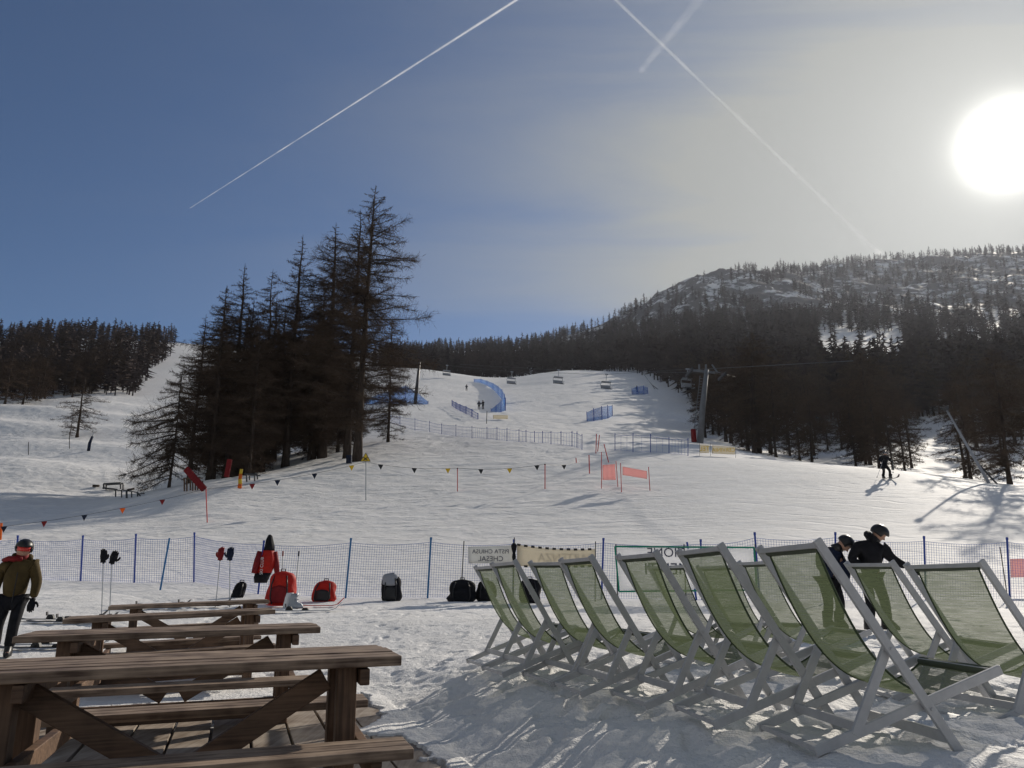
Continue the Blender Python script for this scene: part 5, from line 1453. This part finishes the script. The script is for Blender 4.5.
# ------------------------------------------------------------ snow lances and poles
def lean_pole(t, b, r, mt, name, label, cat, y0=40, head=None, Y=None):
    bp_ = ground_at(b[0], b[1], y0) if Y is None else base(b[0], Y); tp_ = at(t[0], t[1], bp_[1]); d = tp_ - bp_
    root = thing(name, label, cat, bp_)
    m = MB(); m.tube([-d * 0.03, d * 0.5, d], [r * 1.25, r, r * 0.8], 8); m.build('tube', M[mt], root, smooth=True)
    if head:
        m = MB(); m.tube([d * 0.985, d * 1.03], r * 2.2, 8); m.build('nozzle', M['dark'], root)
        m = MB(); m.tube([(d[0] * .0 + head, 0.3, -0.3), d * 0.28], r * 0.7, 6); m.build('strut', M['dark'], root)
    return bp_, d
lean_pole((946, 409), (989, 478), 0.075, 'lgrey', 'snow_lance', 'long pale snowmaking lance leaning to the left at the far right piste edge', 'snow lance', 36, head=0.9, Y=45.5)
lean_pole((642.5, 372.5), (655, 389), 0.12, 'steel', 'snow_lance', 'pale snowmaking lance tilting left at the upper forest corner', 'snow lance', 120, head=1.2)
lean_pole((419.5, 362), (415, 404), 0.28, 'dark', 'utility_pole', 'dark pole leaning slightly right in front of the blue catch net', 'pole', 90)
for x, t, b, lab in ((28.5, 442, 455, 'thin dark stake farthest left on the shaded left slope'), (69.5, 438, 449, 'thin stake left of the padded post')):
    pole_px(x, t, x, b, 0.05, 'dark', 'marker_pole', lab, 'stake', 'thin stakes on the left slope', 60)
q = ground_at(88.5, 451, 60); root = thing('padded_post', 'tall dark grey padded post standing alone on the left slope', 'padded post', q)
s4 = q[1] / FPX
m = MB(); m.tube([(0, 0, 0), (0.1 * s4, 0, 8 * s4), (2.0 * s4, 0, 15 * s4)], [1.5 * s4, 1.5 * s4, 1.1 * s4], 10); m.build('padding', M['navy'], root, smooth=True)
m = MB(); m.tube([(2.0 * s4, 0, 15 * s4), (2.6 * s4, 0, 19.5 * s4)], 0.35 * s4, 6); m.build('rod', M['steel'], root)

# ------------------------------------------------------------ things below the cluster: rails, crash mats, small tables
def px_bars(name, label, cat, ref, bars, y0, mt='dark', part='beam', thick=1.0, depth=0.0, Y=None):
    q = ground_at(ref[0], ref[1], y0); Yq = Y or q[1]; q = base(ref[0], Yq)
    root = thing(name, label, cat, q); s = Yq / FPX
    zoff = at(ref[0], ref[1], Yq)[2]
    dz = q[2] - zoff
    for (x0, y0_, x1, y1_, th) in bars:
        for dd in ((0, depth) if depth else (0,)):
            a = at(x0, y0_, Yq) - q; b = at(x1, y1_, Yq) - q
            a[2] += dz; b[2] += dz; a[1] += dd; b[1] += dd
            m = MB(); m.bar(a, b, th * s * thick, th * s * thick); m.build(part, M[mt], root)
    return root
px_bars('railing', 'low dark wooden railing with several short posts in the snowy hollow on the left', 'railing', (128, 495),
        [(116, 487, 116, 494, .9), (122, 487, 122, 494.5, .9), (127, 487, 127, 495, 1.4), (132, 488, 132, 496, .9), (138, 489.5, 138, 497.5, 1.1), (104, 484.5, 122, 488, 1.0), (122, 487, 138, 489.5, 1.0), (138, 489.5, 144, 497.5, 1.0), (140, 491, 145, 490.5, .9)], 50, Y=53.5)
px_bars('bench', 'dark wooden bench at the left end of the low railing', 'bench', (112, 489),
        [(104, 482, 121, 481, 1.6), (104, 482, 104, 487, 1.2), (121, 482, 121, 487, 1.2), (103, 486, 115, 487, 1.3)], 50, depth=0.5, Y=76)
px_bars('log', 'short dark log left of the low railing', 'log', (96, 487), [(93, 485.3, 99, 485.5, 2.2)], 50, Y=77, mt='bark')
px_bars('log', 'dark broken plank on the snow right of the bench', 'log', (131, 484), [(128, 484, 135, 482.5, 1.6)], 50, Y=76.5, mt='bark')
def leaning_mat(t, b, w_, ref, Y, label, mt='dred'):
    root = thing('crash_mat', label, 'crash mat', base(ref[0], Y), 0, 'red crash mats under the larches'); q = np.array(root.location)
    dz = q[2] - at(ref[0], ref[1], Y)[2]
    a = at(t[0], t[1], Y) - q; d = at(b[0], b[1], Y) - q; a[2] += dz; d[2] += dz
    m = MB(); m.bar(a, d, w_, 0.25, up=(0, 1, 0.2)); m.build('pad', M[mt], root, bevel=0.05)
    return root, q, dz
leaning_mat((186, 468), (204.5, 489), 0.42, (200, 491), 50.5, 'long dark red crash mat slanting against a wooden rack')
leaning_mat((229.5, 464), (226, 482), 0.32, (227, 489), 52.5, 'dark red crash mat standing upright beside the yellow one')
px_bars('rack', 'small wooden rack holding up the slanting red crash mat', 'rack', (194, 495),
        [(184, 482, 184, 495, 1.2), (190, 476, 190, 494, 1.2), (195, 480, 195, 494, 1.2), (200, 484, 200, 494, 1.0), (183, 482, 200, 481, 1.0)], 40, mt='wood', depth=0.4, Y=51)
px_bars('garden_table', 'dark garden table under the larches right of the yellow mat', 'table', (247, 490),
        [(243, 482, 257, 482.5, 1.2), (246, 483, 246, 490, 1.2), (254, 483, 254, 490, 1.2)], 40, depth=0.6, Y=53)
q = base(239.5, 50.5); root = thing('pad_roll', 'bright yellow and orange rolled mat standing on the snow under the larches', 'rolled mat', q); s5 = 50.5 / FPX
zz = [0, 4, 9, 14, 19]
for k in range(4):
    m = MB(); m.tube([(0.3 * s5 * math.sin(k * 2), 0, zz[k] * s5), (0.3 * s5 * math.sin(k * 2 + 2), 0, zz[k + 1] * s5)], 2.0 * s5 * (1 - 0.08 * k), 10); m.build('stripe', M['orange' if k % 2 == 0 else 'yellow'], root, smooth=True)
m = MB(); m.loft([[np.array([-0.06, -0.1, z]), np.array([0.06, -0.1, z]), np.array([0.06, -0.06, z]), np.array([-0.06, -0.06, z])] for z in (0, 0.01)])
# blue bin-like box under the tall tree
px_bars('crate', 'dark blue crate at the foot of the tallest larch', 'crate', (352, 456), [(347, 450, 352, 450, 4.5), (347, 453.5, 352, 453.5, 4.5)], 50, mt='navy', Y=58.5)
# orange marker at the left edge
pole_px(1.5, 523, 0.5, 540, 0.05, 'orange', 'marker_pole', 'orange marker pole at the very left photo edge above the net', 'pole', None, 26)

# ------------------------------------------------------------ haze: the lit winter air
hz = bpy.data.meshes.new('haze')
x0, x1, y0_, y1_, z0, z1 = -6800, 6800, -80, 1700, -60, 620
hv = [(x0, y0_, z0), (x1, y0_, z0), (x1, y1_, z0), (x0, y1_, z0), (x0, y0_, z1), (x1, y0_, z1), (x1, y1_, z1), (x0, y1_, z1)]
hz.from_pydata(hv, [], [(0, 3, 2, 1), (4, 5, 6, 7), (0, 1, 5, 4), (1, 2, 6, 5), (2, 3, 7, 6), (3, 0, 4, 7)])
ho = bpy.data.objects.new('haze', hz); C.objects.link(ho); tag(ho, 'thin sunlit winter haze filling the valley', 'haze', kind='stuff')
hm = bpy.data.materials.new('haze_air'); hm.use_nodes = True; t = hm.node_tree; t.nodes.clear()
pv_ = t.nodes.new('ShaderNodeVolumePrincipled'); pv_.inputs['Color'].default_value = (0.80, 0.86, 1.0, 1); pv_.inputs['Density'].default_value = 0.00006; pv_.inputs['Anisotropy'].default_value = 0.55
oo = t.nodes.new('ShaderNodeOutputMaterial'); t.links.new(pv_.outputs[0], oo.inputs['Volume']); hz.materials.append(hm)
